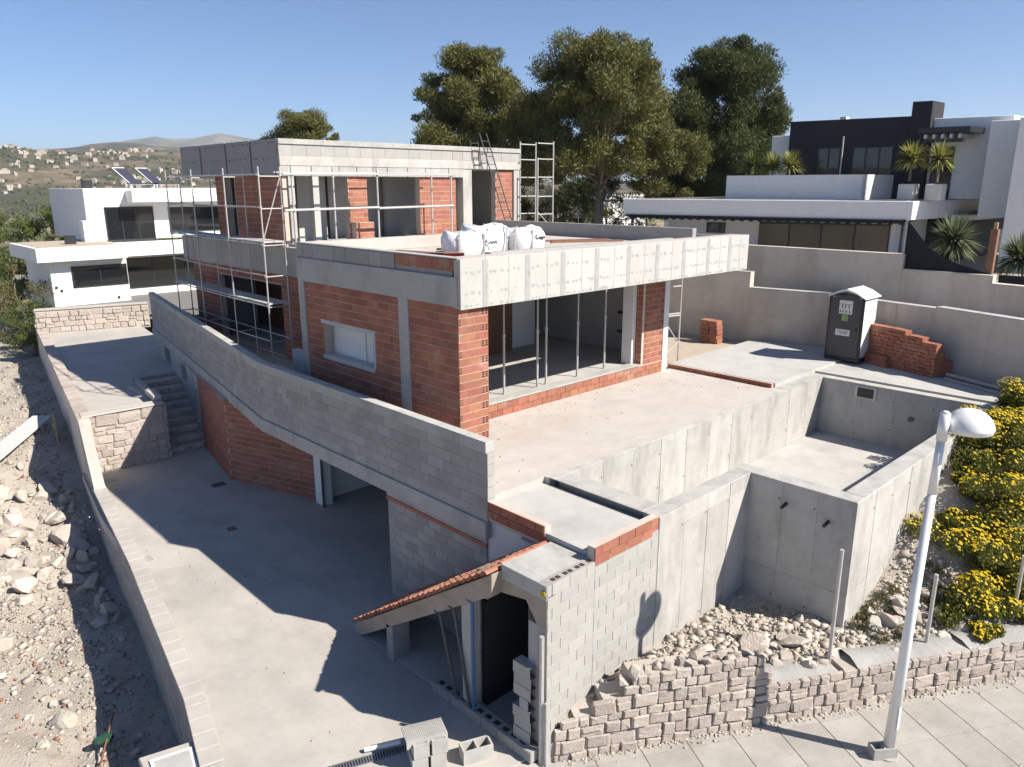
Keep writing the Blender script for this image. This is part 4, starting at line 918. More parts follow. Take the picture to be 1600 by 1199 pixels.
# ================================================================== RETAINING WALLS ON THE RIGHT
t = thing('retaining_wall', 'lower stepped concrete retaining wall behind the toilet cabin and brick stack', 'wall', (25.9, 11, 0))
lp = [(25.2, 19.5), (25.55, 14.0), (26.0, 11.2), (25.3, 7.6), (23.9, 3.6), (22.5, .5)]
tops = [2.54, 1.98, 1.95, 2.0, 1.72]
for (p, q, zt) in zip(lp[:-1], lp[1:], tops):
    zt0 = -.3; d = (Vector(p)-Vector(q)).normalized(); 
    w = panel_wall('cast_wall', q, p, zt0, zt, .3, 1.35, [zt0, .95, zt], parent=t, mat='conc_ret', ties=False); 
    MB().seg(q, p, .33, zt, zt+.02).build('coping', 'conc_pool', w)
t = thing('retaining_wall', 'upper stained concrete retaining wall below the dark fabric screen', 'wall', (27, 10, 2))
up_ = [(26.75, 20.5), (27.0, 15.1), (27.0, 9.3), (26.9, 6.6), (26.3, 3.0), (25.4, 0)]
tops = [3.38, 3.38, 2.9, 2.66, 2.5]
for (p, q, zt) in zip(up_[:-1], up_[1:], tops):
    w = panel_wall('cast_wall', q, p, 1.2, zt, .3, 2.4, [1.2, zt], parent=t, mat='conc_ret', ties=False); MB().seg(q, p, .33, zt, zt+.02).build('coping', 'conc_ret', w)
structure(MB().prism([(25.5, 19.5), (25.85, 14), (26.3, 11.2), (25.6, 7.6), (24.2, 3.6), (22.8, .5), (25.4, 0), (26.3, 3), (26.9, 6.6), (27, 9.3), (27, 15.1), (26.75, 20.5)], .4, 1.66).build('planting_strip', 'soil'))

# ---- portable toilet
PTZ = .13
tx, ty = 24.2, 9.3
t = thing('portable_toilet', 'charcoal portable toilet cabin with white side and white peaked roof', 'toilet', (tx+.55, ty+.55, PTZ))
W = 1.12
MB().box(tx, tx+1.1, ty, ty+W, PTZ, PTZ+.12).build('skid', 'toilet_dark', t, .01)
MB().box(tx+.03, tx+1.08, ty+.03, ty+W-.03, PTZ+.12, PTZ+2.06).build('cabin', 'whiteplastic', t, .02)
MB().box(tx-.0, tx+.04, ty+.0, ty+.09, PTZ+.12, PTZ+2.06).box(tx-.0, tx+.04, ty+W-.09, ty+W, PTZ+.12, PTZ+2.06).build('corner_post', 'toilet_dark', t, .008)
arc = [(ty+.08+(W-.16)*i_/10, PTZ+2.0+.13*math.sin(math.pi*i_/10)) for i_ in range(11)]
door = MB().extr([(ty+.08, PTZ+.13)]+[(ty+W-.08, PTZ+.13)]+arc[::-1], 'x', tx-.012, tx+.03).build('door', 'toilet', t); recalc(door)
MB().box(tx-.03, tx-.012, ty+.16, ty+.2, PTZ+1.0, PTZ+1.14).build('handle', 'toilet_dark', door)
prof = [(ty-.05, PTZ+2.02), (ty+.25, PTZ+2.17), (ty+W/2, PTZ+2.26), (ty+W-.25, PTZ+2.17), (ty+W+.05, PTZ+2.02), (ty+W+.05, PTZ+2.06), (ty+W-.25, PTZ+2.23), (ty+W/2, PTZ+2.33), (ty+.25, PTZ+2.23), (ty-.05, PTZ+2.06)]
recalc(MB().extr(prof, 'x', tx-.08, tx+1.15).build('roof', 'whiteplastic', t, .015))
MB().box(tx-.018, tx-.0125, ty+.36, ty+.78, PTZ+1.52, PTZ+1.95).build('sign', 'sticker', door)
sg = MB(); 
for k, (y, z, w, h) in enumerate(((.40, 1.83, .34, .05),)): sg.box(tx-.0195, tx-.0182, ty+y, ty+y+w, PTZ+z, PTZ+z+.012)
for y in (.46, .57, .67): sg.box(tx-.0195, tx-.0182, ty+y, ty+y+.03, PTZ+1.70, PTZ+1.79); sg.tube((tx-.0182, ty+y+.015, PTZ+1.81), (tx-.0196, ty+y+.015, PTZ+1.81), .02, 6)
for y in (.42, .53, .63, .72): sg.box(tx-.0195, tx-.0182, ty+y, ty+y+.035, PTZ+1.56, PTZ+1.64)
sg.build('pictogram', 'ink', door)
box('sign', tx-.018, tx-.0125, ty+.47, ty+.67, PTZ+1.30, PTZ+1.50, 'green_sticker', door)
box('sign', tx-.018, tx-.0125, ty+.37, ty+.83, PTZ+.82, PTZ+1.02, 'sticker', door)
m = MB()
for z, y0, y1 in ((.96, .44, .79), (.92, .42, .74), (.88, .46, .7)): m.box(tx-.0195, tx-.0182, ty+y0, ty+y1, PTZ+z, PTZ+z+.014)
m.build('print', 'ink', door)
sd_ = box('side_sign', tx+.5, tx+.8, ty+.022, ty+.028, PTZ+1.45, PTZ+1.9, 'sticker', t); m = MB()
for k in range(3): m.tube((tx+.6+.05*k, ty+.021, PTZ+1.6+.09*(k % 2)), (tx+.6+.05*k, ty+.019, PTZ+1.6+.09*(k % 2)), .02, 6)
m.build('side_print', 'ink', t); MB().box(tx+.1, tx+1.0, ty+.024, ty+.031, PTZ+.25, PTZ+1.3).build('side_panel', 'white', t, .003)

# ---- stacked bricks beside the toilet
t = thing('brick_stack', 'large dark red stack of ribbed hollow bricks leaning beside the toilet cabin', 'bricks', (24.9, 7.9, .07))
a, b = Vector((25.2, 9.25)), Vector((24.35, 6.95)); U = (b-a).normalized(); Nn = Vector((U.y, -U.x)); L = (b-a).length
key = piece_mesh('stacked_brick', .115, .105, .3, 'brick', .008)
rows, cols = 11, int(L/.122); 
for r_ in range(rows):
    for c_ in range(cols):
        top_u = c_/cols
        if r_ > rows-1-int(4.2*max(0, top_u-.3)) : continue
        o = bpy.data.objects.new('stacked_brick', key); link(o, t); w = a+U*(c_*.122)+Nn*random.uniform(-.01, .01)
        o.location = (w.x, w.y, .08+r_*.112); o.rotation_euler = (random.uniform(-.03, .03), random.uniform(-.05, .05)+.0, math.atan2(U.y, U.x)+math.pi)
        w2 = w+U*.115; o.location = (w2.x-Nn.x*0, w2.y, .08+r_*.112)
MB().prism([tuple(a+Nn*-.0), tuple(b), tuple(b-Nn*.45), tuple(a-Nn*.45)], .07, .55).build('stack_core', 'brick', t)
for k in range(5):
    o = bpy.data.objects.new('loose_brick', piece_mesh('loose_brick', .3, .15, .2, 'brick')); link(o, t); o.location = (b.x+.15-.02*k, b.y-.05+.02*(k % 2), .08+k*.155); o.rotation_euler = (0, 0, R(60+6*k))
for k in range(4):
    o = bpy.data.objects.new('loose_brick', piece_mesh('loose_brick', .55, .16, .2, 'brick')); link(o, t); w = a+U*(.35+.55*(k % 2))+Nn*.28; o.location = (w.x, w.y, .08+(k//2)*.165); o.rotation_euler = (0, 0, math.atan2(U.y, U.x)+math.pi)
t = thing('brick_stack', 'small block of red bricks against the retaining wall behind the scaffold tower', 'bricks', (25.3, 14.9, 0))
for r_ in range(5):
    for c_ in range(2):
        o = bpy.data.objects.new('stacked_brick', piece_mesh('stacked_brick', .34, .16, .4, 'brick')); link(o, t); o.location = (24.85-.02*r_+random.uniform(-.02, .02), 14.55+c_*.36+random.uniform(-.02, .02), -.05+r_*.17); o.rotation_euler = (0, 0, R(90+random.uniform(-3, 3)))
for k in range(3):
    yo = .16*k; tag(MB().tube((24.45-yo, 6.75, .10+.11*(k == 1)), (23.15-yo, 3.9, .10+.11*(k == 1)), .055, 10).build('plastic_pipe', 'adhesive', None, smooth=False), ['grey pipe lying nearest the retaining wall right of the brick stack', 'grey pipe lying on top of two others right of the brick stack', 'outermost grey pipe lying right of the brick stack'][k], 'pipe', 'pipes by the retaining wall')

# ================================================================== SCAFFOLDS
def pole(m, p, q, r=.024): m.tube(p, q, r, 7)
def coupler(m, p): m.tube((p[0], p[1], p[2]-.04), (p[0], p[1], p[2]+.04), .042, 7)
t = thing('scaffold', 'galvanised pipe scaffold with board platforms along the shaded left side of the house', 'scaffold', (10.7, 26, 0))
outer = [(10.72, 22.1), (10.74, 24.6), (10.86, 27.5), (11.12, 30.6)]; inner = [(11.42, 22.1), (11.45, 24.7), (11.5, 27.5), (11.62, 30.6)]
for x, y in outer+inner: m = MB(); pole(m, (x, y, 0), (x+.01, y, 6.18)); [coupler(m, (x, y, z)) for z in (2.0, 2.9, 3.85, 5.0, 5.95)]; m.build('standard', 'steel', t)
for z in (.9, 2.0, 2.95, 3.9, 5.0, 5.95):
    for row in (outer,) if z in (2.95, 5.0, 5.95) else (outer, inner):
        for (xa, ya), (xb, yb) in zip(row[:-1], row[1:]): m = MB(); pole(m, (xa-.04, ya, z), (xb-.04, yb, z), .021); m.build('ledger', 'steel', t)
    for (xa, ya), (xb, yb) in zip(outer, inner): m = MB(); pole(m, (xa, ya, z-.05), (xb, yb, z-.05), .021); m.build('transom', 'steel', t)
for z in (2.03, 3.93):
    for (a0, a1), (b0, b1) in zip(zip(outer[:-1], outer[1:]), zip(inner[:-1], inner[1:])):
        for k in range(2):
            f0, f1 = k*.5+.02, k*.5+.48; lerp = lambda A, B, f: (A[0]+(B[0]-A[0])*f, A[1]+(B[1]-A[1])*f)
            MB().prism([lerp(a0, b0, f0), lerp(a0, b0, f1), lerp(a1, b1, f1), lerp(a1, b1, f0)], z, z+.045).build('platform_board', 'deck', t)
m = MB(); pole(m, (10.72, 22.1, 4.0), (11.42, 22.1, 5.9), .018); m.build('brace', 'steel', t)
t = thing('scaffold', 'pipe guard-rail scaffold across the front of the upper storey', 'scaffold', (14, 21.7, 3.75))
ysc = 21.75
for k, (x, zt) in enumerate(((11.62, 6.2), (13.35, 6.2), (14.7, 6.2), (17.35, 6.05), (17.85, 6.0))):
    m = MB(); pole(m, (x, ysc+(.5 if k in (1, 3) else 0), 3.74), (x, ysc+(.5 if k in (1, 3) else 0), zt), .03); coupler(m, (x, ysc+(.5 if k in (1, 3) else 0), 4.9)); coupler(m, (x, ysc+(.5 if k in (1, 3) else 0), 5.9)); m.build('standard', 'steel', t)
for z, r in ((5.96, .035), (4.9, .04)):
    for (a, b) in ((11.3, 14.7), (14.7, 17.9)): m = MB(); pole(m, (a, ysc-.05, z), (b, ysc-.05, z+.03), r); m.build('ledger', 'steel', t)
m = MB(); pole(m, (11.3, ysc+.5, 6.02), (17.6, ysc+.5, 6.05), .024); m.build('ledger', 'steel', t)
t = thing('scaffold_tower', 'narrow scaffold tower of steel frames at the right end of the upper storey', 'scaffold', (22.9, 22.2, 0))
for x, y, zt in ((22.45, 21.9, 6.7), (23.35, 21.9, 7.35), (22.45, 22.9, 7.35), (23.35, 22.9, 7.35)): m = MB(); pole(m, (x, y, 0), (x, y, zt), .03); m.build('standard', 'steel', t)
for k, z in enumerate((3.6, 4.5, 5.2, 5.95, 6.65, 7.25)):
    for y in (21.9, 22.9):
        m = MB(); pole(m, (22.45, y, z), (23.35, y, z), .025); m.build('transom', 'steel', t)
m = MB(); pole(m, (22.45, 21.9, 4.6), (23.35, 21.9, 3.9), .022); m.build('brace', 'steel', t)
t = thing('scaffold_tower', 'low scaffold frame on the sandy ground right of the living room opening', 'scaffold', (20.6, 14, 0))
for x, y in ((20.05, 13.9), (20.75, 13.75), (20.15, 15.2), (20.85, 15.05)): m = MB(); pole(m, (x, y, 0), (x, y, 3.0), .028); m.build('standard', 'steel', t)
for z in (1.55, 1.62, 2.5):
    for a, b in (((20.05, 13.9), (20.75, 13.75)), ((20.15, 15.2), (20.85, 15.05))): m = MB(); pole(m, (*a, z), (*b, z), .024); m.build('transom', 'steel', t)
for (a, b) in (((20.05, 13.9, 1.5), (20.75, 13.75, .6)), ((20.15, 15.2, 1.4), (20.05, 13.9, .5)), ((20.75, 13.75, .7), (20.05, 13.9, .2))): m = MB(); pole(m, a, b, .018); m.build('brace', 'steel', t)
# ladder leaning on the upper storey
t = thing('ladder', 'dark metal ladder leaning against the upper storey, rising above its roof', 'ladder', (20.3, 21.6, 3.85))
a0, a1 = Vector((20.55, 21.6, 3.88)), Vector((20.0, 22.62, 7.55)); wv = Vector((.4, .05, 0))
for s in (0, 1): m = MB(); pole(m, a0+wv*s, a1+wv*s, .022); m.build('rail', 'steel_dark', t)
for k in range(1, 13): f = k/13; c = a0.lerp(a1, f); m = MB(); pole(m, c, c+wv, .015); m.build('rung', 'steel_dark', t)
t = thing('ladder', 'short dark ladder hanging beside the tall ladder on the roof edge', 'ladder', (19.6, 22.6, 6.3))
for s in (0, .38): m = MB(); pole(m, (19.75+s, 22.6, 6.25), (19.55+s, 22.66, 7.3), .016); m.build('rail', 'steel_dark', t)
for k in range(4): m = MB(); z = 6.4+k*.26; pole(m, (19.72-.05*k, 22.62, z), (20.1-.05*k, 22.62, z), .013); m.build('rung', 'steel_dark', t)

# ================================================================== STREET LAMP
LX, LY = 11.66, 3.29
t = thing('street_lamp', 'white street lamp with a domed white head on a tapered column', 'street lamp', (LX, LY, PZ))
def lean(z): f = (z-PZ)/5.9; return Vector((LX+.085*f, LY-.085*f, z))
m = MB(); m.tube(lean(PZ), lean(PZ+4.6), .092, 20, .062, cap=True).tube(lean(PZ+4.6), lean(2.02), .062, 20, .058); m.build('column', 'white', t, smooth=True)
m = MB(); m.tube(lean(2.02), lean(2.43), .074, 20, .07).tube(lean(2.43), lean(2.46), .07, 20, .03); m.build('sleeve', 'white', t, smooth=True)
hd = Vector((.80, -.60, 0)).normalized(); hc = lean(2.26)+hd*.40
prof = [(0, .28), (.06, .276), (.13, .257), (.2, .219), (.26, .168), (.30, .113), (.325, .055), (.335, .012), (.335, 0), (.325, -.012), (.325, -.05), (.30, -.065), (0, -.06)]
n = 36; vs = []; fs = []
for r_, z in prof:
    for i_ in range(n): a = 6.28319*i_/n; vs.append((hc.x+r_*math.cos(a), hc.y+r_*math.sin(a), hc.z+z-.06))
for j in range(len(prof)-1):
    for i_ in range(n): fs.append((j*n+i_, j*n+(i_+1) % n, (j+1)*n+(i_+1) % n, (j+1)*n+i_))
hm = MB().add(vs, fs).build('lamp_head', 'white', t, smooth=True); recalc(hm)
MB().tube(lean(2.24), hc+Vector((0, 0, -.0))-hd*.25, .035, 10).build('arm', 'white', t)
ld = MB().box(LX-.05, LX+.05, LY-.1, LY-.086, PZ+.55, PZ+.95).build('access_door', 'whiteplastic', t, .004); MB().tube((LX, LY, PZ), (LX, LY, PZ+.025), .17, 16).build('base_plate', 'steel', t)
t = thing('concrete_block', 'hollow grey concrete block at the foot of the street lamp', 'block', (LX-.2, LY-.05, PZ))
def hollow_block(t, c, rz, s=1, mat='block_lit'):
    L, W_, H_ = .4*s, .2*s, .2*s; m = MB(); e = .03
    xs = [0, e, L/2-e/2, L/2+e/2, L-e, L]; ys = [0, e, W_-e, W_]
    for i_ in range(5):
        for j in range(3):
            if j == 1 and i_ in (1, 3): m.box(xs[i_], xs[i_+1], ys[j], ys[j+1], 0, .02)
            else: m.box(xs[i_], xs[i_+1], ys[j], ys[j+1], 0, H_)
    o = m.build('hollow_block', mat, t); o.location = c; o.rotation_euler = (0, 0, rz); return o
hollow_block(t, (LX-.30, LY+.10, PZ), R(-38))

# ================================================================== FOREGROUND ODDMENTS
t = thing('block_pile', 'stack of pale hollow blocks under a chequered cover beside the drain channel', 'blocks', (6.2, 8.4, DZ))
for k, (x, y, z, rz) in enumerate(((5.95, 8.10, 0, -25), (6.22, 7.98, 0, -25), (5.98, 8.10, .26, -24), (6.25, 7.98, .26, -26), (6.42, 7.80, 0, -22))):
    o = hollow_block(t, (x, y, DZ+z), R(rz+90 if k < 4 else rz), 1.25, 'conc_pool')
cv = MB().box(0, .66, 0, .42, 0, .03).box(0, .66, -.02, -.001, -.10, .03)
for i_ in range(20):
    for j in range(12): cv.box(.02+i_*.032, .036+i_*.032, .015+j*.033, .033+j*.033, .03, .036)
o = cv.build('chequer_cover', 'conc_pool', t); o.location = (5.70, 8.32, DZ+.53); o.rotation_euler = (R(-6), 0, R(-24))
tag(MB().tube((5.45, 9.15, DZ+.05), (5.95, 8.85, DZ+.1), .04, 8).build('plastic_pipe', 'whiteplastic'), 'short pale pipe lying by the block pile on the drive', 'pipe')
t = thing('meter_box', 'pale concrete meter box with a framed lid at the bottom left corner', 'meter box', (3.0, 10.5, -3.9))
MB().prism([(2.66, 10.7), (3.40, 10.5), (3.56, 11.30), (2.74, 11.52)], -4.9, -3.25).build('box', 'drive', t, .02)
MB().prism([(2.76, 10.72), (3.34, 10.56), (3.46, 11.14), (2.84, 11.30)], -3.25, -3.22).build('frame', 'whiteplastic', t); MB().prism([(2.82, 10.76), (3.29, 10.63), (3.39, 11.09), (2.89, 11.22)], -3.22, -3.215).build('lid', 'conc', t)
# gangway and pallet beyond the boundary wall
t = thing('gangway', 'pale plank gangway leading up to the boundary wall from the rubble lot', 'gangway', (4.3, 29.5, -5))
p, q = Vector((2.6, 27.3, -3.35)), Vector((6.1, 31.8, -2.75)); U = (q-p); Nn = Vector((U.y, -U.x, 0)).normalized()
for k in range(3):
    a = p+Nn*(k*.24-.36); b = q+Nn*(k*.24-.36); c = Nn*.22; h = Vector((0, 0, .05))
    recalc(MB().add([a, b, b+c, a+c, a+h, b+h, b+c+h, a+c+h], [(0, 1, 2, 3), (4, 7, 6, 5), (0, 4, 5, 1), (1, 5, 6, 2), (2, 6, 7, 3), (3, 7, 4, 0)]).build('plank', 'plaster_grey', t))
m = MB(); m.tube((5.9, 31.2, -2.8), (5.9, 31.2, -3.6), .04, 6).tube((6.2, 30.8, -2.8), (6.2, 30.8, -3.6), .05, 6); m.build('trestle', 'steel', t)
t = thing('pallet', 'brown wooden pallet leaning against the boundary wall by the gangway', 'pallet', (5.9, 29.5, -3.3))
for k in range(6):
    o = MB().box(0, .12, 0, .03, 0, 1.1).build('slat', 'wood', t); o.location = (5.95+.03*k, 29.2+k*.19, -3.35); o.rotation_euler = (R(0), R(18), R(80))
# green plastic sheet heap
rs = random.Random(3); me = rock_mesh(rs, .24, .17, .14, 'sheet', 'green_tarp'); o = meshobj('plastic_sheet', me); o.location = (2.95, 14.6, -4.85); tag(o, 'crumpled dark green plastic sheet among the rubble', 'sheet')
tag(MB().tube((2.5, 13.6, -4.92), (3.3, 15.2, -4.78), .02, 6).build('rod', 'wood_dark_and_shade'), 'thin rod lying in the shaded rubble near the green sheet', 'rod')
# ================================================================== NEIGHBOUR HOUSE, LEFT
t = thing('white_villa', 'white modern two storey villa with dark windows behind the scaffold on the left', 'house', (14, 50, -1.05))
b = MB().box(10.8, 14.87, 48.6, 54, -1.1, 1.56).box(14.87, 26, 50.6, 58, -1.1, 1.5); b.build('ground_floor_wall', 'plaster', t, .02)
MB().box(10.1, 14.75, 47.9, 54.2, 1.56, 2.34).build('roof_parapet', 'plaster', t, .02); MB().box(10.35, 14.5, 48.2, 53.9, 2.341, 2.36).build('roof_gravel', 'sand', t)
MB().box(14.75, 26.5, 49.5, 52.2, 1.5, 2.2).build('balcony', 'plaster', t, .02)
MB().box(14.0, 27, 52.2, 60, 2.34, 5.5).build('upper_wall', 'plaster', t, .02)
MB().box(16.4, 27.2, 51.0, 52.2, 4.66, 5.36).build('roof_overhang', 'plaster', t, .02)
MB().box(13.6, 14.2, 51.6, 52.4, 2.34, 3.6).build('side_screen', 'plaster', t)
def window(parent, x0, x1, y, z0, z1, nm, facing=-1):
    w = MB().box(x0, x1, y-.05, y, z0, z0+.07).box(x0, x1, y-.05, y, z1-.07, z1).box(x0, x0+.07, y-.05, y, z0, z1).box(x1-.07, x1, y-.05, y, z0, z1)
    for k in range(1, nm): c = x0+(x1-x0)*k/nm; w.box(c-.03, c+.03, y-.045, y-.001, z0+.07, z1-.07)
    o = w.build('window', 'frame', parent)
    for k in range(nm): a, c = x0+(x1-x0)*k/nm+.03, x0+(x1-x0)*(k+1)/nm-.03; MB().box(a, c, y-.022, y-.012, z0+.07, z1-.07).build('pane', 'glass', o)
window(t, 11.87, 14.83, 48.595, .0, 1.2, 2); window(t, 15.0, 25, 50.595, -.55, 1.3, 5); window(t, 15.05, 17.95, 52.195, 2.1, 4.38, 3); window(t, 18.9, 26, 52.195, 2.7, 4.3, 4)
for x, z in ((11.25, -.1), (11.0, .1), (14.2, -.75)): box('wall_light', x-.06, x+.06, 48.54, 48.6, z-.06, z+.06, 'frame', t)
box('roof_vent', 12.2, 12.7, 50, 50.5, 2.36, 2.85, 'frame', t); box('roof_vent', 14.6, 15.1, 54, 54.6, 5.5, 6.0, 'frame', t)
structure(MB().prism([(9.6, 43.6), (26, 42), (26, 50.6), (14.9, 50.6), (14.9, 48.6), (10.2, 48.8)], -1.4, -1.0).build('neighbour_terrace', 'tilework'))
for k, x in enumerate((17.4, 18.8)):
    l = thing('sun_lounger', ['navy sun lounger on the white villa roof, nearer the roof edge on the left', 'navy sun lounger on the white villa roof, right one of the two'][k], 'sun lounger', (x, 53, 5.5), 'loungers on the villa roof')
    recalc(MB().add([(x-.35, 53.2, 5.75), (x+.35, 53.2, 5.75), (x+.35, 53.25, 5.8), (x-.35, 53.25, 5.8), (x-1.0, 54.1, 6.75), (x-.25, 54.1, 6.75), (x-.25, 54.15, 6.8), (x-1.0, 54.15, 6.8)], [(0, 1, 2, 3), (4, 7, 6, 5), (0, 4, 5, 1), (1, 5, 6, 2), (2, 6, 7, 3), (3, 7, 4, 0)]).build('backrest', 'navy', l))
    recalc(MB().box(x-.35, x+1.4, 53.0, 53.7, 5.78, 5.84).build('seat', 'navy', l)); m = MB()
    for dx in (-.3, 1.3):
        for dy in (53.05, 53.65): m.tube((x+dx, dy, 5.5), (x+dx, dy, 5.8), .03, 6)
    m.tube((x-.35, 53.1, 5.76), (x+1.4, 53.1, 5.76), .03, 6).tube((x-1.0, 54.1, 6.78), (x-.3, 53.1, 5.76), .03, 6).tube((x-1, 54.1, 6.78), (x-.25, 54.1, 6.78), .03, 6); m.build('frame', 'white', l)

# ================================================================== NEIGHBOUR HOUSE, RIGHT
K = Vector((36.0, 12.5)); az = R(-12); D1 = Vector((math.sin(az), math.cos(az))); D2 = Vector((1, -.03)).normalized()
def L2(a, b): w = K+D1*a+D2*b; return (w.x, w.y)
t = thing('white_villa', 'white and anthracite modern villa with roof terrace planters on the right', 'house', (36, 12.5, 2))
def rb(name, a0, a1, b0, b1, z0, z1, mat, parent=t, bev=0): return MB().prism([L2(a0, b0), L2(a1, b0), L2(a1, b1), L2(a0, b1)], z0, z1).build(name, mat, parent, bev)
rb('roof_canopy', -.2, 13.7, 0, 15.3, 4.14, 4.95, 'plaster', t, .02); rb('roof_gravel', .2, 13.3, .4, 15, 4.951, 4.97, 'tilework')
rb('ground_floor_wall', 1.2, 12.5, 2.2, 14, 1.9, 4.14, 'plaster'); rb('ground_floor_wall', -.2, 1.2, 6, 15, 1.9, 4.14, 'black_render_and_shade')
def rwin(a0, a1, b, z0, z1, nm, wall=None):
    o = MB()
    o.prism([L2(a0, b-.06), L2(a1, b-.06), L2(a1, b), L2(a0, b)], z0, z1); f = o.build('window', 'frame', t)
    for k in range(nm): s0 = a0+(a1-a0)*k/nm+.05; s1 = a0+(a1-a0)*(k+1)/nm-.05; rb('pane', s0, s1, b-.075, b-.062, z0+.07, z1-.07, 'glass', f)
rwin(1.4, 7.5, 2.195, 1.95, 3.85, 4); rwin(9.3, 10.3, 2.195, 3.2, 3.75, 1)
# black awning valance with scallops under the canopy edge
av = MB(); n = 60
for k in range(n):
    a0, a1 = .05+13.3*k/n, .05+13.3*(k+.92)/n; q = [L2(a0, -.06), L2(a1, -.06), L2(a1, -.02), L2(a0, -.02)]; av.prism(q, 3.93+.05*(k % 2), 4.06)
av.build('awning_valance', 'mesh_fabric', t); rb('awning_case', .0, 13.5, -.1, .9, 4.06, 4.139, 'mesh_fabric')
for a in (.1, 13.2): rb('post', a, a+.1, .1, .2, 1.9, 4.06, 'frame')
for b0, b1 in ((4.6, 10.0), (10.2, 15.3)): MB().prism([L2(-.95, b0), L2(-.22, b0), L2(-.22, b1), L2(-.95, b1)], 4.0, 4.25).build('folded_awning', 'plaster', t, .03)
# roof terrace planter wall
rb('planter_wall', 2.6, 9.3, 2.0, 2.2, 4.97, 6.12, 'plaster'); rb('planter_wall', 9.1, 9.3, 2.2, 5, 4.97, 6.12, 'plaster'); MB().prism([L2(2.6, 2.0), L2(2.8, 2.0), L2(2.8, 5), L2(2.6, 5)], 4.97, 6.119).build('planter_wall', 'plaster', t)
rb('planter_soil', 2.8, 9.1, 2.2, 3.2, 4.97, 5.9, 'soil')
# upper storey: dark block, chimney, white blocks
rb('upper_wall', 2.12, 7.8, 5, 12, 4.97, 8.85, 'black_render_and_shade', t, .02); rb('chimney', 1.25, 2.12, 4.9, 6.4, 4.97, 9.5, 'black_render_and_shade', t, .02); rb('upper_wall', 7.8, 9.0, 5.6, 11, 4.97, 8.2, 'plaster', t, .02)
rb('upper_wall', -2.0, 1.25, 5.3, 12, 4.97, 8.72, 'plaster', t, .02); rb('upper_wall', -6.0, -1.6, 3.6, 12, 4.2, 8.40, 'plaster', t, .02)
rb('upper_wall', -7.5, -3.2, 1.6, 3.6, 2, 8.36, 'plaster', t, .02)
for a0, a1, m_ in ((5.17, 6.26, 2), (2.72, 4.56, 3)): rwin(a0, a1, 4.995, 4.97, 7.5, m_)
rb('pergola', -.9, 1.2, 3.4, 5.3, 7.95, 8.2, 'frame')
for k in range(5): rb('pergola_slat', .9-k*.35, 1.0-k*.35, 3.6, 5.3, 7.72, 7.9, 'plaster')
rb('shade_louvre', -.6, 1.0, 3.6, 4.0, 7.55, 7.68, 'frame'); rwin(.2, 1.1, 5.295, 5.0, 7.4, 1)
rb('roof_vent', 6.4, 6.7, 8, 8.4, 8.85, 9.2, 'plaster')
MB().tube((*L2(4.9, 4.5), 4.97), (*L2(4.9, 4.5), 8.0), .04, 6).build('mast', 'steel', t)
# black fabric screen on the upper retaining wall
t2 = thing('fabric_screen', 'black shade fabric sagging from a pole down along the upper retaining wall', 'screen', (27.15, 8, 2.9))
topc = [(9.35, 4.49), (9.0, 4.1), (8.65, 3.69), (8.2, 3.38), (7.75, 3.2), (7.26, 3.07), (6.7, 2.92)]; m = MB()
vs = [(27.15+.02*math.sin(5*i_), y, z) for i_, (y, z) in enumerate(topc)]+[(27.15+.03*math.cos(4*i_), y, min(z-.02, 2.88)) for i_, (y, z) in enumerate(topc)]
m.add(vs, [(i_, i_+1, 8+i_, 7+i_) for i_ in range(6)]); so = m.build('fabric', 'mesh_fabric', t2); sm = so.modifiers.new('thickness', 'SOLIDIFY'); sm.thickness = .01
MB().tube((27.15, 9.38, 2.9), (27.15, 9.38, 4.5), .03, 8).build('pole', 'steel', t2)
MB().box(27.5, 27.52, 3.0, 6.6, 2.3, 2.9).build('fabric', 'mesh_fabric', t2)
t2 = thing('wooden_post', 'brown weathered wooden post between the two spiky round shrubs', 'post', (27.3, 6.85, 2.7)); MB().box(27.22, 27.42, 6.74, 6.94, 2.7, 4.3).build('shaft', 'wood_dark_and_shade', t2, .01); MB().box(27.27, 27.37, 6.79, 6.89, 4.3, 4.5).build('cap', 'wood', t2, .01)

# ================================================================== PLANTS
def spiky(name, label, cat, c, r, n, mat, L, w, group=None, low=-.2, seed=1, trunk=0, droop=.25):
    """rosette of blades from a centre"""
    rs = np.random.default_rng(seed); t = thing(name, label, cat, (c[0], c[1], c[2]-trunk-(r*.3 if not trunk else 0)), group)
    u = rs.uniform(low, 1, n); ph = rs.uniform(0, 6.283, n); s = np.sqrt(1-u*u); d = np.stack([s*np.cos(ph), s*np.sin(ph), u], 1)
    b = np.cross(d, [0, 0, 1.]); b /= np.linalg.norm(b, axis=1)[:, None]+1e-6; ln = L*rs.uniform(.75, 1.1, n)[:, None]; P = np.asarray(c, float)
    base = P+d*r*.08; mid = P+d*ln*.55; tip = P+d*ln+np.array([0, 0, -1.])*ln*droop*(1-u)[:, None]*.6
    V = np.stack([base-b*w*.4, base+b*w*.4, mid+b*w*.5, tip, mid-b*w*.5], 1).reshape(-1, 3); k = np.arange(n)[:, None]*5
    F = np.concatenate([k+np.array([[0, 1, 2]]), k+np.array([[0, 2, 4]]), k+np.array([[4, 2, 3]])]); fast('blades', V, F, mat, t)
    if trunk: MB().tube((c[0], c[1], c[2]-trunk), (c[0], c[1], c[2]+.05), .06, 7, .04).build('stem', 'bark', t)
    return t
spiky('spiky_shrub', 'round grey-green spiky shrub beside the black fabric screen', 'shrub', (29.3, 8.55, 3.75), 1, 520, 'leaf_grey', 1.05, .07, 'round spiky shrubs', -.55, 2)
spiky('spiky_shrub', 'round grey-green spiky shrub cut by the right picture edge', 'shrub', (29.5, 6.55, 3.25), 1, 520, 'leaf_grey', 1.0, .07, 'round spiky shrubs', -.55, 3)
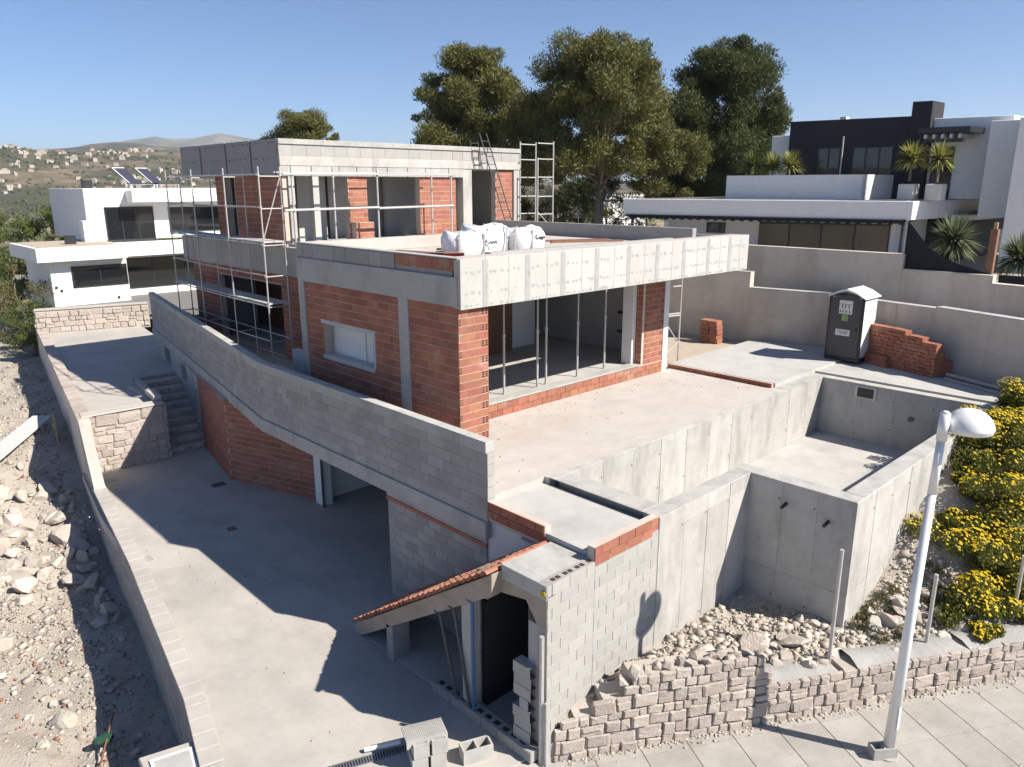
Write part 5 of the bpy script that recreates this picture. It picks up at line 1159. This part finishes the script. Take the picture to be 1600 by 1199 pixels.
for k, (a, b, z, L) in enumerate(((8.35, 2.7, 6.55, 1.05), (7.35, 2.7, 6.45, .9), (6.5, 2.7, 6.55, .95))):
    x, y = L2(a, b); spiky('yucca', ['leftmost yucca in the white roof terrace planter', 'middle yucca in the white roof terrace planter', 'yucca in the white roof planter nearest the dark window'][k], 'plant', (x, y, z), 1, 190, 'yucca' if k else 'leaf', L, .09, 'yuccas in the roof planter', -.3, 5+k, .55)
for k, (a, z) in enumerate(((.65, 6.75), (-.45, 6.7))):
    x, y = L2(a, 1.6); pt = thing('planter_pot', ['cream square planter on the villa roof, nearer the planter wall', 'cream square planter on the villa roof, right one'][k], 'pot', (x, y, 4.97), 'square planters')
    MB().box(x-.34, x+.34, y-.34, y+.34, 4.97, 5.68).build('pot', 'pot', pt, .03); MB().box(x-.28, x+.28, y-.28, y+.28, 5.68, 5.69).build('soil', 'soil', pt)
    spiky('yucca', ['potted yucca with yellow-green blades in the left square planter', 'potted yucca with yellow-green blades in the right square planter'][k], 'plant', (x, y, z), 1, 210, 'yucca', .95, .09, 'potted yuccas', -.45, 11+k, .95)

def tree(name, label, base, H_, clumps, leafmat_, seed, leaf=.24, per=170, trunk_r=.28, fork=.45, group=None, lean=(0, 0), limbs=True, aspect=.2):
    """trunk, limbs to each clump, crown of leaf faces. clumps: (dx,dy,z,rx,ry,rz)"""
    rs = random.Random(seed); bx, by, bz = base; t = thing(name, label, 'tree', base, group)
    fz = bz+H_*fork; fk = Vector((bx+lean[0], by+lean[1], fz)); m = MB(); m.tube((bx, by, bz-.3), fk, trunk_r, 9, trunk_r*.7)
    m.build('trunk', 'bark', t, smooth=True)
    if limbs:
        m = MB()
        for k, c in enumerate(clumps):
            if k % 11: continue
            e = Vector((bx+c[0], by+c[1], c[2])); f0 = fk-Vector((lean[0], lean[1], H_*fork))*rs.uniform(0, .12); mid = f0.lerp(e, .5)+Vector((rs.uniform(-.4, .4), rs.uniform(-.4, .4), rs.uniform(.1, .6)))
            m.tube(f0, mid, trunk_r*.34, 6, trunk_r*.2, cap=False).tube(mid, e, trunk_r*.2, 5, .03, cap=False)
        m.build('limb', 'bark', t)
    C = np.array([(bx+c[0], by+c[1], c[2]) for c in clumps]); Rd = np.array([c[3:6] for c in clumps])
    cnt = (per*(Rd.prod(1)**.55)).astype(int)+20
    leaves('crown', leafmat_, C, Rd, cnt, leaf, t, seed, aspect, .5, .3)
    return t
def crown(rs, R_, z0, z1, n, rc, shape=None, off=(0, 0)):
    """clump list: ragged envelope whose radius varies with bearing and height"""
    out = []; ph = [rs.uniform(0, 6.28) for _ in range(4)]
    for _ in range(n):
        f = rs.uniform(0, 1); a = rs.uniform(0, 6.283); env = shape(f)*(1+.16*math.sin(2*a+ph[0]+3*f)+.12*math.sin(3*a+ph[1]-4*f)+.08*math.sin(5*a+ph[2]))
        r_ = R_*env*math.sqrt(rs.uniform(.15, 1.05)); q = rc*rs.choice((.45, .6, .8, 1.0, 1.25))*rs.uniform(.85, 1.15)
        out.append((off[0]+r_*math.cos(a), off[1]+r_*math.sin(a), z0+(z1-z0)*f+rs.uniform(-.4, .4), q, q, q*rs.uniform(.6, .85)))
    return out
rs = random.Random(21)
umb = lambda f: [.90, .98, 1.0, .98, .90, .74, .48][min(6, int(f*7))]
tree('pine_tree', 'tall olive green pine rising behind the roof ladder, leftmost of three', (35.3, 40.8, -.1), 15, crown(rs, 3.7, 4.2, 14.2, 195, 1.05, umb), 'pine', 31, .28, 1000, .3, .35)
tree('pine_tree', 'tallest pine in the middle with a visible forked grey trunk', (37.5, 31.3, -.1), 15.5, crown(rs, 4.7, 6.6, 13.7, 205, 1.05, umb)+crown(rs, 2.2, 5.2, 8.4, 36, .8, umb, (3.0, -2.9))+crown(rs, 1.9, 6.0, 8.6, 26, .8, umb, (-2.8, 2.8)), 'pine', 32, .27, 1000, .32, .42, None, (.35, .1))
tree('pine_tree', 'dark dense pine beside the anthracite villa, rightmost of three', (50.2, 30.3, 1.5), 15.5, crown(rs, 4.5, 3.8, 14.9, 240, 1.15, umb), 'pine_dark', 33, .28, 1000, .34, .3)
tree('pine_tree', 'small pine top showing above the left end of the upper roof', (38.9, 70.1, -1), 12, crown(rs, 3.4, 6.5, 12.3, 150, .9, umb), 'pine', 34, .3, 700, .25, .6)
under = [((41.5, 36.5), 6.4, 2.4, 'evergreen tree just right of the middle pine trunk'), ((44.5, 37.5), 7.0, 2.6, 'evergreen tree between the middle pine trunk and the white villa roof'), ((45.6, 42.4), 9.5, 3.6, 'dark evergreen shrub tree filling the gap under the middle pine'), ((42, 45), 9.5, 3.8, 'dark evergreen tree low behind the scaffold tower'), ((52.5, 38.4), 7.4, 3.4, 'dark evergreen tree low between the middle and right pines'), ((54.5, 34.5), 7.5, 3.2, 'dark evergreen bush below the rightmost pine crown'), ((32.6, 26.1), 2.6, 1.5, 'rounded grey-green bush behind the roof kerb at the foot of the middle pine'), ((48, 39), 8.0, 3.0, 'evergreen tree behind the middle pine trunk'), ((36, 36), 6.2, 2.4, 'small evergreen tree right behind the scaffold tower'), ((35, 47), 8.0, 3.4, 'evergreen tree hidden low behind the upper storey')]
for k, ((x, y), h, r_, lab) in enumerate(under):
    rs2 = random.Random(50+k); tree('evergreen_tree', lab, (x, y, -.1), h, crown(rs2, r_, .8, h, 34, .85, umb), 'pine_dark' if k != 6 else 'leaf_grey', 60+k, .24, 500, .16, .3, 'evergreens under the pines')
lft = [((13.5, 62, -3), 6.5, 3.6, 'leaf', 'broad green tree left of the white villa, near the picture edge'), ((11.2, 70, -4), 7.0, 3.8, 'leaf', 'broad green tree farther behind on the far left edge'), ((19.5, 78, -4), 7.6, 3.6, 'leaf', 'green tree behind the low roof of the left villa'), ((23.5, 86, -5), 7.0, 3.0, 'leaf', 'yellow-green tree behind the left villa screen wall'), ((9.55, 49.5, -3.2), 4.1, 2.0, 'leaf_dry', 'dry brownish bush in front of the left villa corner'), ((8.3, 51.5, -3.4), 4.4, 2.2, 'leaf', 'green bush at the left picture edge by the villa'), ((9.0, 46.3, -3.0), 2.4, 1.1, 'leaf', 'low green bush at the end of the boundary wall')]
for k, (c, h, r_, mt, lab) in enumerate(lft):
    rs2 = random.Random(80+k); tree('leafy_tree' if k < 4 else 'bush', lab, c, h, crown(rs2, r_, c[2]+h*.15, c[2]+h, 40, .8 if k < 4 else .5, umb), mt, 90+k, .3 if k < 4 else .16, 480 if k < 4 else 620, .14, .3, 'trees beside the left villa' if k < 4 else 'bushes by the left villa')

# ---- yellow flowering shrubs on the slope
rs = random.Random(77)
spots = [(18.9, 4.35), (17.7, 4.2), (16.9, 4.15), (20.6, 3.2), (19.8, 3.3), (21.9, 4.3), (22.6, 4.4), (18.6, 3.2), (18.9, 2.7), (17.7, 3.3), (16.9, 3.1), (21.0, 2.6), (20.6, 2.0), (22.2, 2.9), (17.8, 2.4), (19.8, 1.9), (20.7, 4.55), (21.3, 3.6), (20.0, 4.0), (19.2, 4.2), (19.0, 3.3), (18.3, 3.8), (18.0, 2.9), (17.3, 3.5), (17.2, 2.6), (16.5, 3.6), (16.3, 2.95), (15.6, 3.3), (20.2, 2.7), (19.2, 2.3), (21.8, 2.4), (22.4, 3.4), (18.2, 4.4), (15.2, 2.95)]
sz = lambda x, y: float(slope_z(np.array(x), np.array(y)))
for k, (x, y) in enumerate(spots):
    z = sz(x, y); r_ = rs.uniform(.6, .92) if 2 < k < 32 else .36
    t = thing('flowering_shrub', 'low green shrub covered in yellow daisy flowers on the slope right of the pool', 'shrub', (x, y, z), 'yellow flowering shrubs on the slope')
    cl = [(x+rs.gauss(0, .42)*r_, y+rs.gauss(0, .42)*r_, z+rs.uniform(.05, .75)*r_) for _ in range(11)]; rd = [(r_*.38, r_*.38, r_*.30)]*11
    leaves('foliage', 'leaf_yellow', cl, rd, 420, .075, t, 200+k, .5, .5, .3)
    # flower heads: small 8-gon discs
    n = int(300*r_/.6*rs.uniform(.6, 1.3)); g = np.random.default_rng(300+k); ci = np.where(g.random(n) < .78, g.choice(g.permutation(11)[:6], n), g.integers(0, 11, n)); d = g.normal(size=(n, 3)); d[:, 2] = abs(d[:, 2])*1.3+.2; d /= np.linalg.norm(d, axis=1)[:, None]
    P = np.array(cl)[ci]+d*np.array(rd)[ci]*1.12; nn = d*.6+np.array([.2, -.45, .6]); nn /= np.linalg.norm(nn, axis=1)[:, None]
    e1 = np.cross(nn, [1., 0, .3]); e1 /= np.linalg.norm(e1, axis=1)[:, None]; e2 = np.cross(nn, e1); q = g.choice([.014, .018, .022, .027, .034], n)[:, None]
    ring = np.stack([P+(e1*math.cos(2*math.pi*j/7)+e2*math.sin(2*math.pi*j/7))*q-nn*q*.3*(j % 2) for j in range(7)]+[P+nn*q*.35], 1).reshape(-1, 3)
    kk = np.arange(n)[:, None, None]*8; F = (kk+np.array([[(j, (j+1) % 7, 7) for j in range(7)]])).reshape(-1, 3)
    fast('flowers', ring, F, 'flower', t)['kind'] = 'stuff'
# weeds on the slope
g = np.random.default_rng(9); n = 60; C = np.stack([g.uniform(13.6, 19.5, n), np.zeros(n), np.zeros(n)], 1); C[:, 1] = np.clip(7.0-(C[:, 0]-7.45)*.57+g.uniform(.5, 2.2, n), 1, 4.7); C[:, 2] = slope_z(C[:, 0], C[:, 1])+.06
stuff(leaves('weeds', 'grass', C, np.full((n, 3), .2)*[1, 1, .5], 90, .11, None, 17, .2, 1.2, .1)); 
C = np.stack([g.uniform(13.5, 14.6, 9), g.uniform(4.0, 4.7, 9), np.zeros(9)], 1); C[:, 2] = slope_z(C[:, 0], C[:, 1])+.05

# ================================================================== ROCKS AND RUBBLE
rs = random.Random(5); protos = [rock_mesh(rs, 1, rs.uniform(.7, 1), rs.uniform(.55, .85), 'rock_%d' % k) for k in range(9)]
for p_ in protos: p_.name = 'rock'
def rock(x, y, z, s, lab, grp, cat='rock', name='rock'):
    o = bpy.data.objects.new(name, rs.choice(protos)); link(o); o.location = (x, y, z+s*.22); o.scale = (s*rs.uniform(.85, 1.2), s*rs.uniform(.8, 1.1), s*rs.uniform(.75, 1.05)); o.rotation_euler = (rs.uniform(-.4, .4), rs.uniform(-.4, .4), rs.uniform(0, 6.28)); return tag(o, lab, cat, grp)
lz = lambda x, y: float(lot_z(np.array(x), np.array(y)))
named = [(4.75, 24.2, .62, 'large shaded boulder close against the boundary wall'), (3.15, 14.9, .26, 'rounded shaded rock at the foot of the wall by the green sheet'), (2.55, 16.0, .32, 'pale rock on the shadow edge above the green sheet'), (3.7, 27.3, .45, 'pale boulder at the top of the sunlit rubble heap'), (3.0, 24.4, .6, 'large flat sunlit slab in the middle of the rubble heap'), (1.7, 21.8, .5, 'large sunlit boulder cut by the left picture edge')]
for x, y, s, lab in named: rock(x, y, lz(x, y), s, lab, None)
for k in range(150):
    u = rs.random()
    if u < .62: x, y, s = rs.gauss(3.2, .75), rs.gauss(24.6, 1.9), rs.uniform(.15, .5)
    elif u < .8: y = rs.uniform(19, 26.5); x = float(bnd(y))-rs.uniform(.25, 1.0); s = rs.uniform(.10, .3)
    elif u < .9: x, y, s = rs.uniform(1.0, 2.8), rs.uniform(15.0, 22), rs.uniform(.08, .22)
    else: x, y, s = rs.uniform(2, 4.8), rs.uniform(28, 38), rs.uniform(.1, .3)
    if x > float(bnd(y))-.15: x = float(bnd(y))-.3
    sun_ = x < float(bnd(y))-1.0
    rock(x, y, lz(x, y), s, 'broken pale limestone rock lying in the sunlit part of the rubble lot' if sun_ else 'broken limestone rock in the shaded strip along the boundary wall', 'rocks in the sunlit rubble' if sun_ else 'rocks in the shaded strip')
g = np.random.default_rng(4); n = 9000
Y = g.uniform(9, 45, n)**1.0; Xs = np.interp(Y, [8, 10.6, 12.3, 18.4, 25.5, 45.3, 60], [3.1, 3.36, 3.80, 4.80, 5.80, 9.0, 11.4])-.12-g.gamma(1.6, 1.3, n)
heap = g.random(n) < .4; Xs = np.where(heap, np.minimum(g.normal(2.9, .9, n), Xs+.1), Xs); Y = np.where(heap, g.normal(23.5, 3.2, n), Y)
ok = Xs < bnd(Y)-.1; Xs, Y = Xs[ok], Y[ok]
scatter_stuff('rubble', 'gravel', np.stack([Xs, Y, lot_z(Xs, Y)+.01], -1), np.where(g.random(len(Y)) < .12, g.uniform(.05, .11, len(Y)), g.uniform(.012, .045, len(Y))), 6)
nb_ = 170; Yb = g.uniform(14, 34, nb_); Xb = bnd(Yb)-.3-g.gamma(1.5, 1.0, nb_); scatter_stuff('brick_debris', 'brick', np.stack([Xb, Yb, lot_z(Xb, Yb)+.02], -1), g.uniform(.02, .06, nb_), 41)
# rubble between street wall and pool
n = 5200; u = g.uniform(.6, 9, n); v = g.gamma(2.2, .42, n)+.25; Xs = P0.x+SW.x*u+SN.x*v; Y = P0.y+SW.y*u+SN.y*v
ok = Y < np.where(Xs > 13.35, 4.8, 6.93); Xs, Y = Xs[ok], Y[ok]
scatter_stuff('gravel', 'gravel', np.stack([Xs, Y, slope_z(Xs, Y)+.01], -1), np.where(g.random(len(Y)) < .1, g.uniform(.06, .12, len(Y)), g.uniform(.02, .05, len(Y))), 8)
big = [(11.6, 5.75, .36, 'big rounded tan boulder in the gravel below the pool corner'), (12.35, 5.35, .34, 'tall pale boulder between the gravel and the grey mortar bed'), (10.55, 6.15, .34, 'broad tan rock behind the tall part of the street wall'), (14.15, 4.35, .30, 'pale rock at the foot of the pool corner'), (9.45, 6.55, .22, 'yellowish rock wedged beside the block wall')]
for x, y, s, lab in big: rock(x, y, sz(x, y), s, lab, None)
for k in range(72):
    u = rs.uniform(1.2, 8.5); v = rs.uniform(.35, 1.5) if k % 4 else rs.uniform(.3, .7); x = P0.x+SW.x*u+SN.x*v; y = P0.y+SW.y*u+SN.y*v
    if y > (4.7 if x > 13.3 else 6.85): y = (4.55 if x > 13.3 else 6.75)
    rock(x, y, sz(x, y), rs.uniform(.08, .22), 'broken limestone rock in the rubble between the street wall and the pool', 'rocks below the pool')
for k in range(16):
    x, y = rs.uniform(14.6, 19), 0; y = 7-(x-7.45)*.573+rs.uniform(.5, 1.9); y = min(y, 4.6); rock(x, y, sz(x, y), rs.uniform(.1, .28), 'weathered rock half buried among the flowering shrubs', 'rocks on the shrub slope')

n = 420; ub = g.uniform(.3, 12, 700); vb_ = -g.gamma(1.2, .05, 700)+.03; scatter_stuff('grit', 'gravel', np.stack([P0.x+SW.x*ub+SN.x*vb_, P0.y+SW.y*ub+SN.y*vb_, np.full(700, PZ+.006)], -1), g.uniform(.006, .035, 700), 33)
Xs = np.concatenate([g.uniform(4.9, 8.4, 150), g.uniform(9.2, 19.6, 170), g.uniform(10.3, 20, 100)]); Y = np.concatenate([g.uniform(9.5, 25, 150), 13.3-g.gamma(1.1, .8, 170), g.uniform(12.9, 18, 100)]); zz = np.concatenate([np.full(150, DZ), np.zeros(170), np.full(100, 3.885)])
ok = (Y > 9.8) | (Xs < 8); scatter_stuff('site_debris', 'gravel', np.stack([Xs, Y, zz+.004], -1)[ok], g.uniform(.006, .028, n)[ok], 31)
# ================================================================== FAR TOWN AND SCRUB
def villa_mesh(w, d, h, k):
    m = MB().box(-w/2, w/2, -d/2, d/2, -3, h, 0)
    if k % 3 == 2: m.box(-w/2-.2, w/2+.2, -d/2-.2, d/2+.2, h, h+.6, 0).box(-w*.2, w*.3, -d*.3, d*.3, h+.6, h+3, 0)
    else: m.add([(-w/2-.4, -d/2-.4, h), (w/2+.4, -d/2-.4, h), (w/2+.4, d/2+.4, h), (-w/2-.4, d/2+.4, h), (-w/2, 0, h+d*.22), (w/2, 0, h+d*.22)], [(0, 1, 5, 4), (2, 3, 4, 5), (1, 2, 5), (3, 0, 4), (0, 3, 2, 1)], 1)
    me = bpy.data.meshes.new('villa'); me.from_pydata(m.v, [], m.f); me.materials.append(M['villa_wall']); me.materials.append(M['villa_roof']); me.polygons.foreach_set('material_index', m.m); me.update(); return me
vm = [villa_mesh(w, d, h, k) for k, (w, d, h) in enumerate(((14, 9, 6), (11, 8, 3.5), (12, 10, 6.5), (18, 10, 5), (9, 8, 3.2), (16, 11, 4)))]
rs = random.Random(12); cl = [(11.0, 1330, .9, 70), (12.5, 1260, .9, 70), (14.6, 1230, .8, 70), (16.5, 1280, .7, 70), (17.6, 1080, .6, 60), (19.3, 1040, .7, 50), (20.6, 1100, .8, 70), (11.5, 1080, .8, 60), (15.2, 1010, .7, 60), (18.5, 1360, .8, 50), (13.5, 1380, .7, 40), (16.4, 960, .5, 40)]
for k in range(135):
    a0, r0, sa, sr = rs.choice(cl); a = rs.gauss(a0, sa); r_ = rs.gauss(r0, sr); z = float(terrain(np.array(a), np.array(r_)))
    o = bpy.data.objects.new('villa', rs.choice(vm)); link(o); o.location = (r_*math.sin(R(a)), r_*math.cos(R(a)), z+.5); o.rotation_euler = (0, 0, rs.uniform(0, 6.28)); s = rs.uniform(.35, .68); o.scale = (s, s, s); tag(o, 'tiny pale villa of the distant hillside town', 'house', 'villas of the hillside town')
for k, (x, y, w) in enumerate(((112, 92, 9), (112, 72, 10), (150, 118, 12))):
    tag(MB().box(x-w/2, x+w/2, y-3, y+3, -4, 3.2).box(x-w/2-.3, x+w/2+.3, y-3.3, y+3.3, 3.2, 3.6).build('far_house', 'plaster'), ['small white house glimpsed between the middle and right pines', 'white house low behind the rightmost pine trunk', 'white house farthest behind the pines'][k], 'house', 'houses behind the pines')
g = np.random.default_rng(15); n = 9000
a = g.uniform(8, 29, n); r_ = np.where(g.random(n) < .45, g.uniform(110, 560, n), g.uniform(560, 1500, n)); keep = (vnoise(r_*np.sin(np.radians(a))/35, r_*np.cos(np.radians(a))/35, 3)+g.normal(0, .5, n)) > .1; a, r_ = a[keep], r_[keep]
P = np.stack([r_*np.sin(np.radians(a)), r_*np.cos(np.radians(a)), terrain(a, r_)+.3], -1); s = g.uniform(.6, 1.7, len(a))*np.interp(r_, [100, 600, 1400], [.8, 1.6, 2.6])
scatter_stuff('scrub', 'pine_dark', P, s, 22, .8)

# ================================================================== HAZE (closed box round camera and country, sky outside)
m, nt, b = nodes('haze_air'); nt.nodes.remove(b); pv = nt.nodes.new('ShaderNodeVolumePrincipled'); pv.inputs['Color'].default_value = (.80, .87, 1, 1); pv.inputs['Density'].default_value = HAZE; pv.inputs['Anisotropy'].default_value = .2
nt.links.new(pv.outputs[0], nt.nodes['Material Output'].inputs['Volume']); M['haze'] = m
hz = MB().box(-9300, 9300, -9300, 9300, -40, HAZE_TOP).build('haze', 'haze'); hz['kind'] = 'stuff'
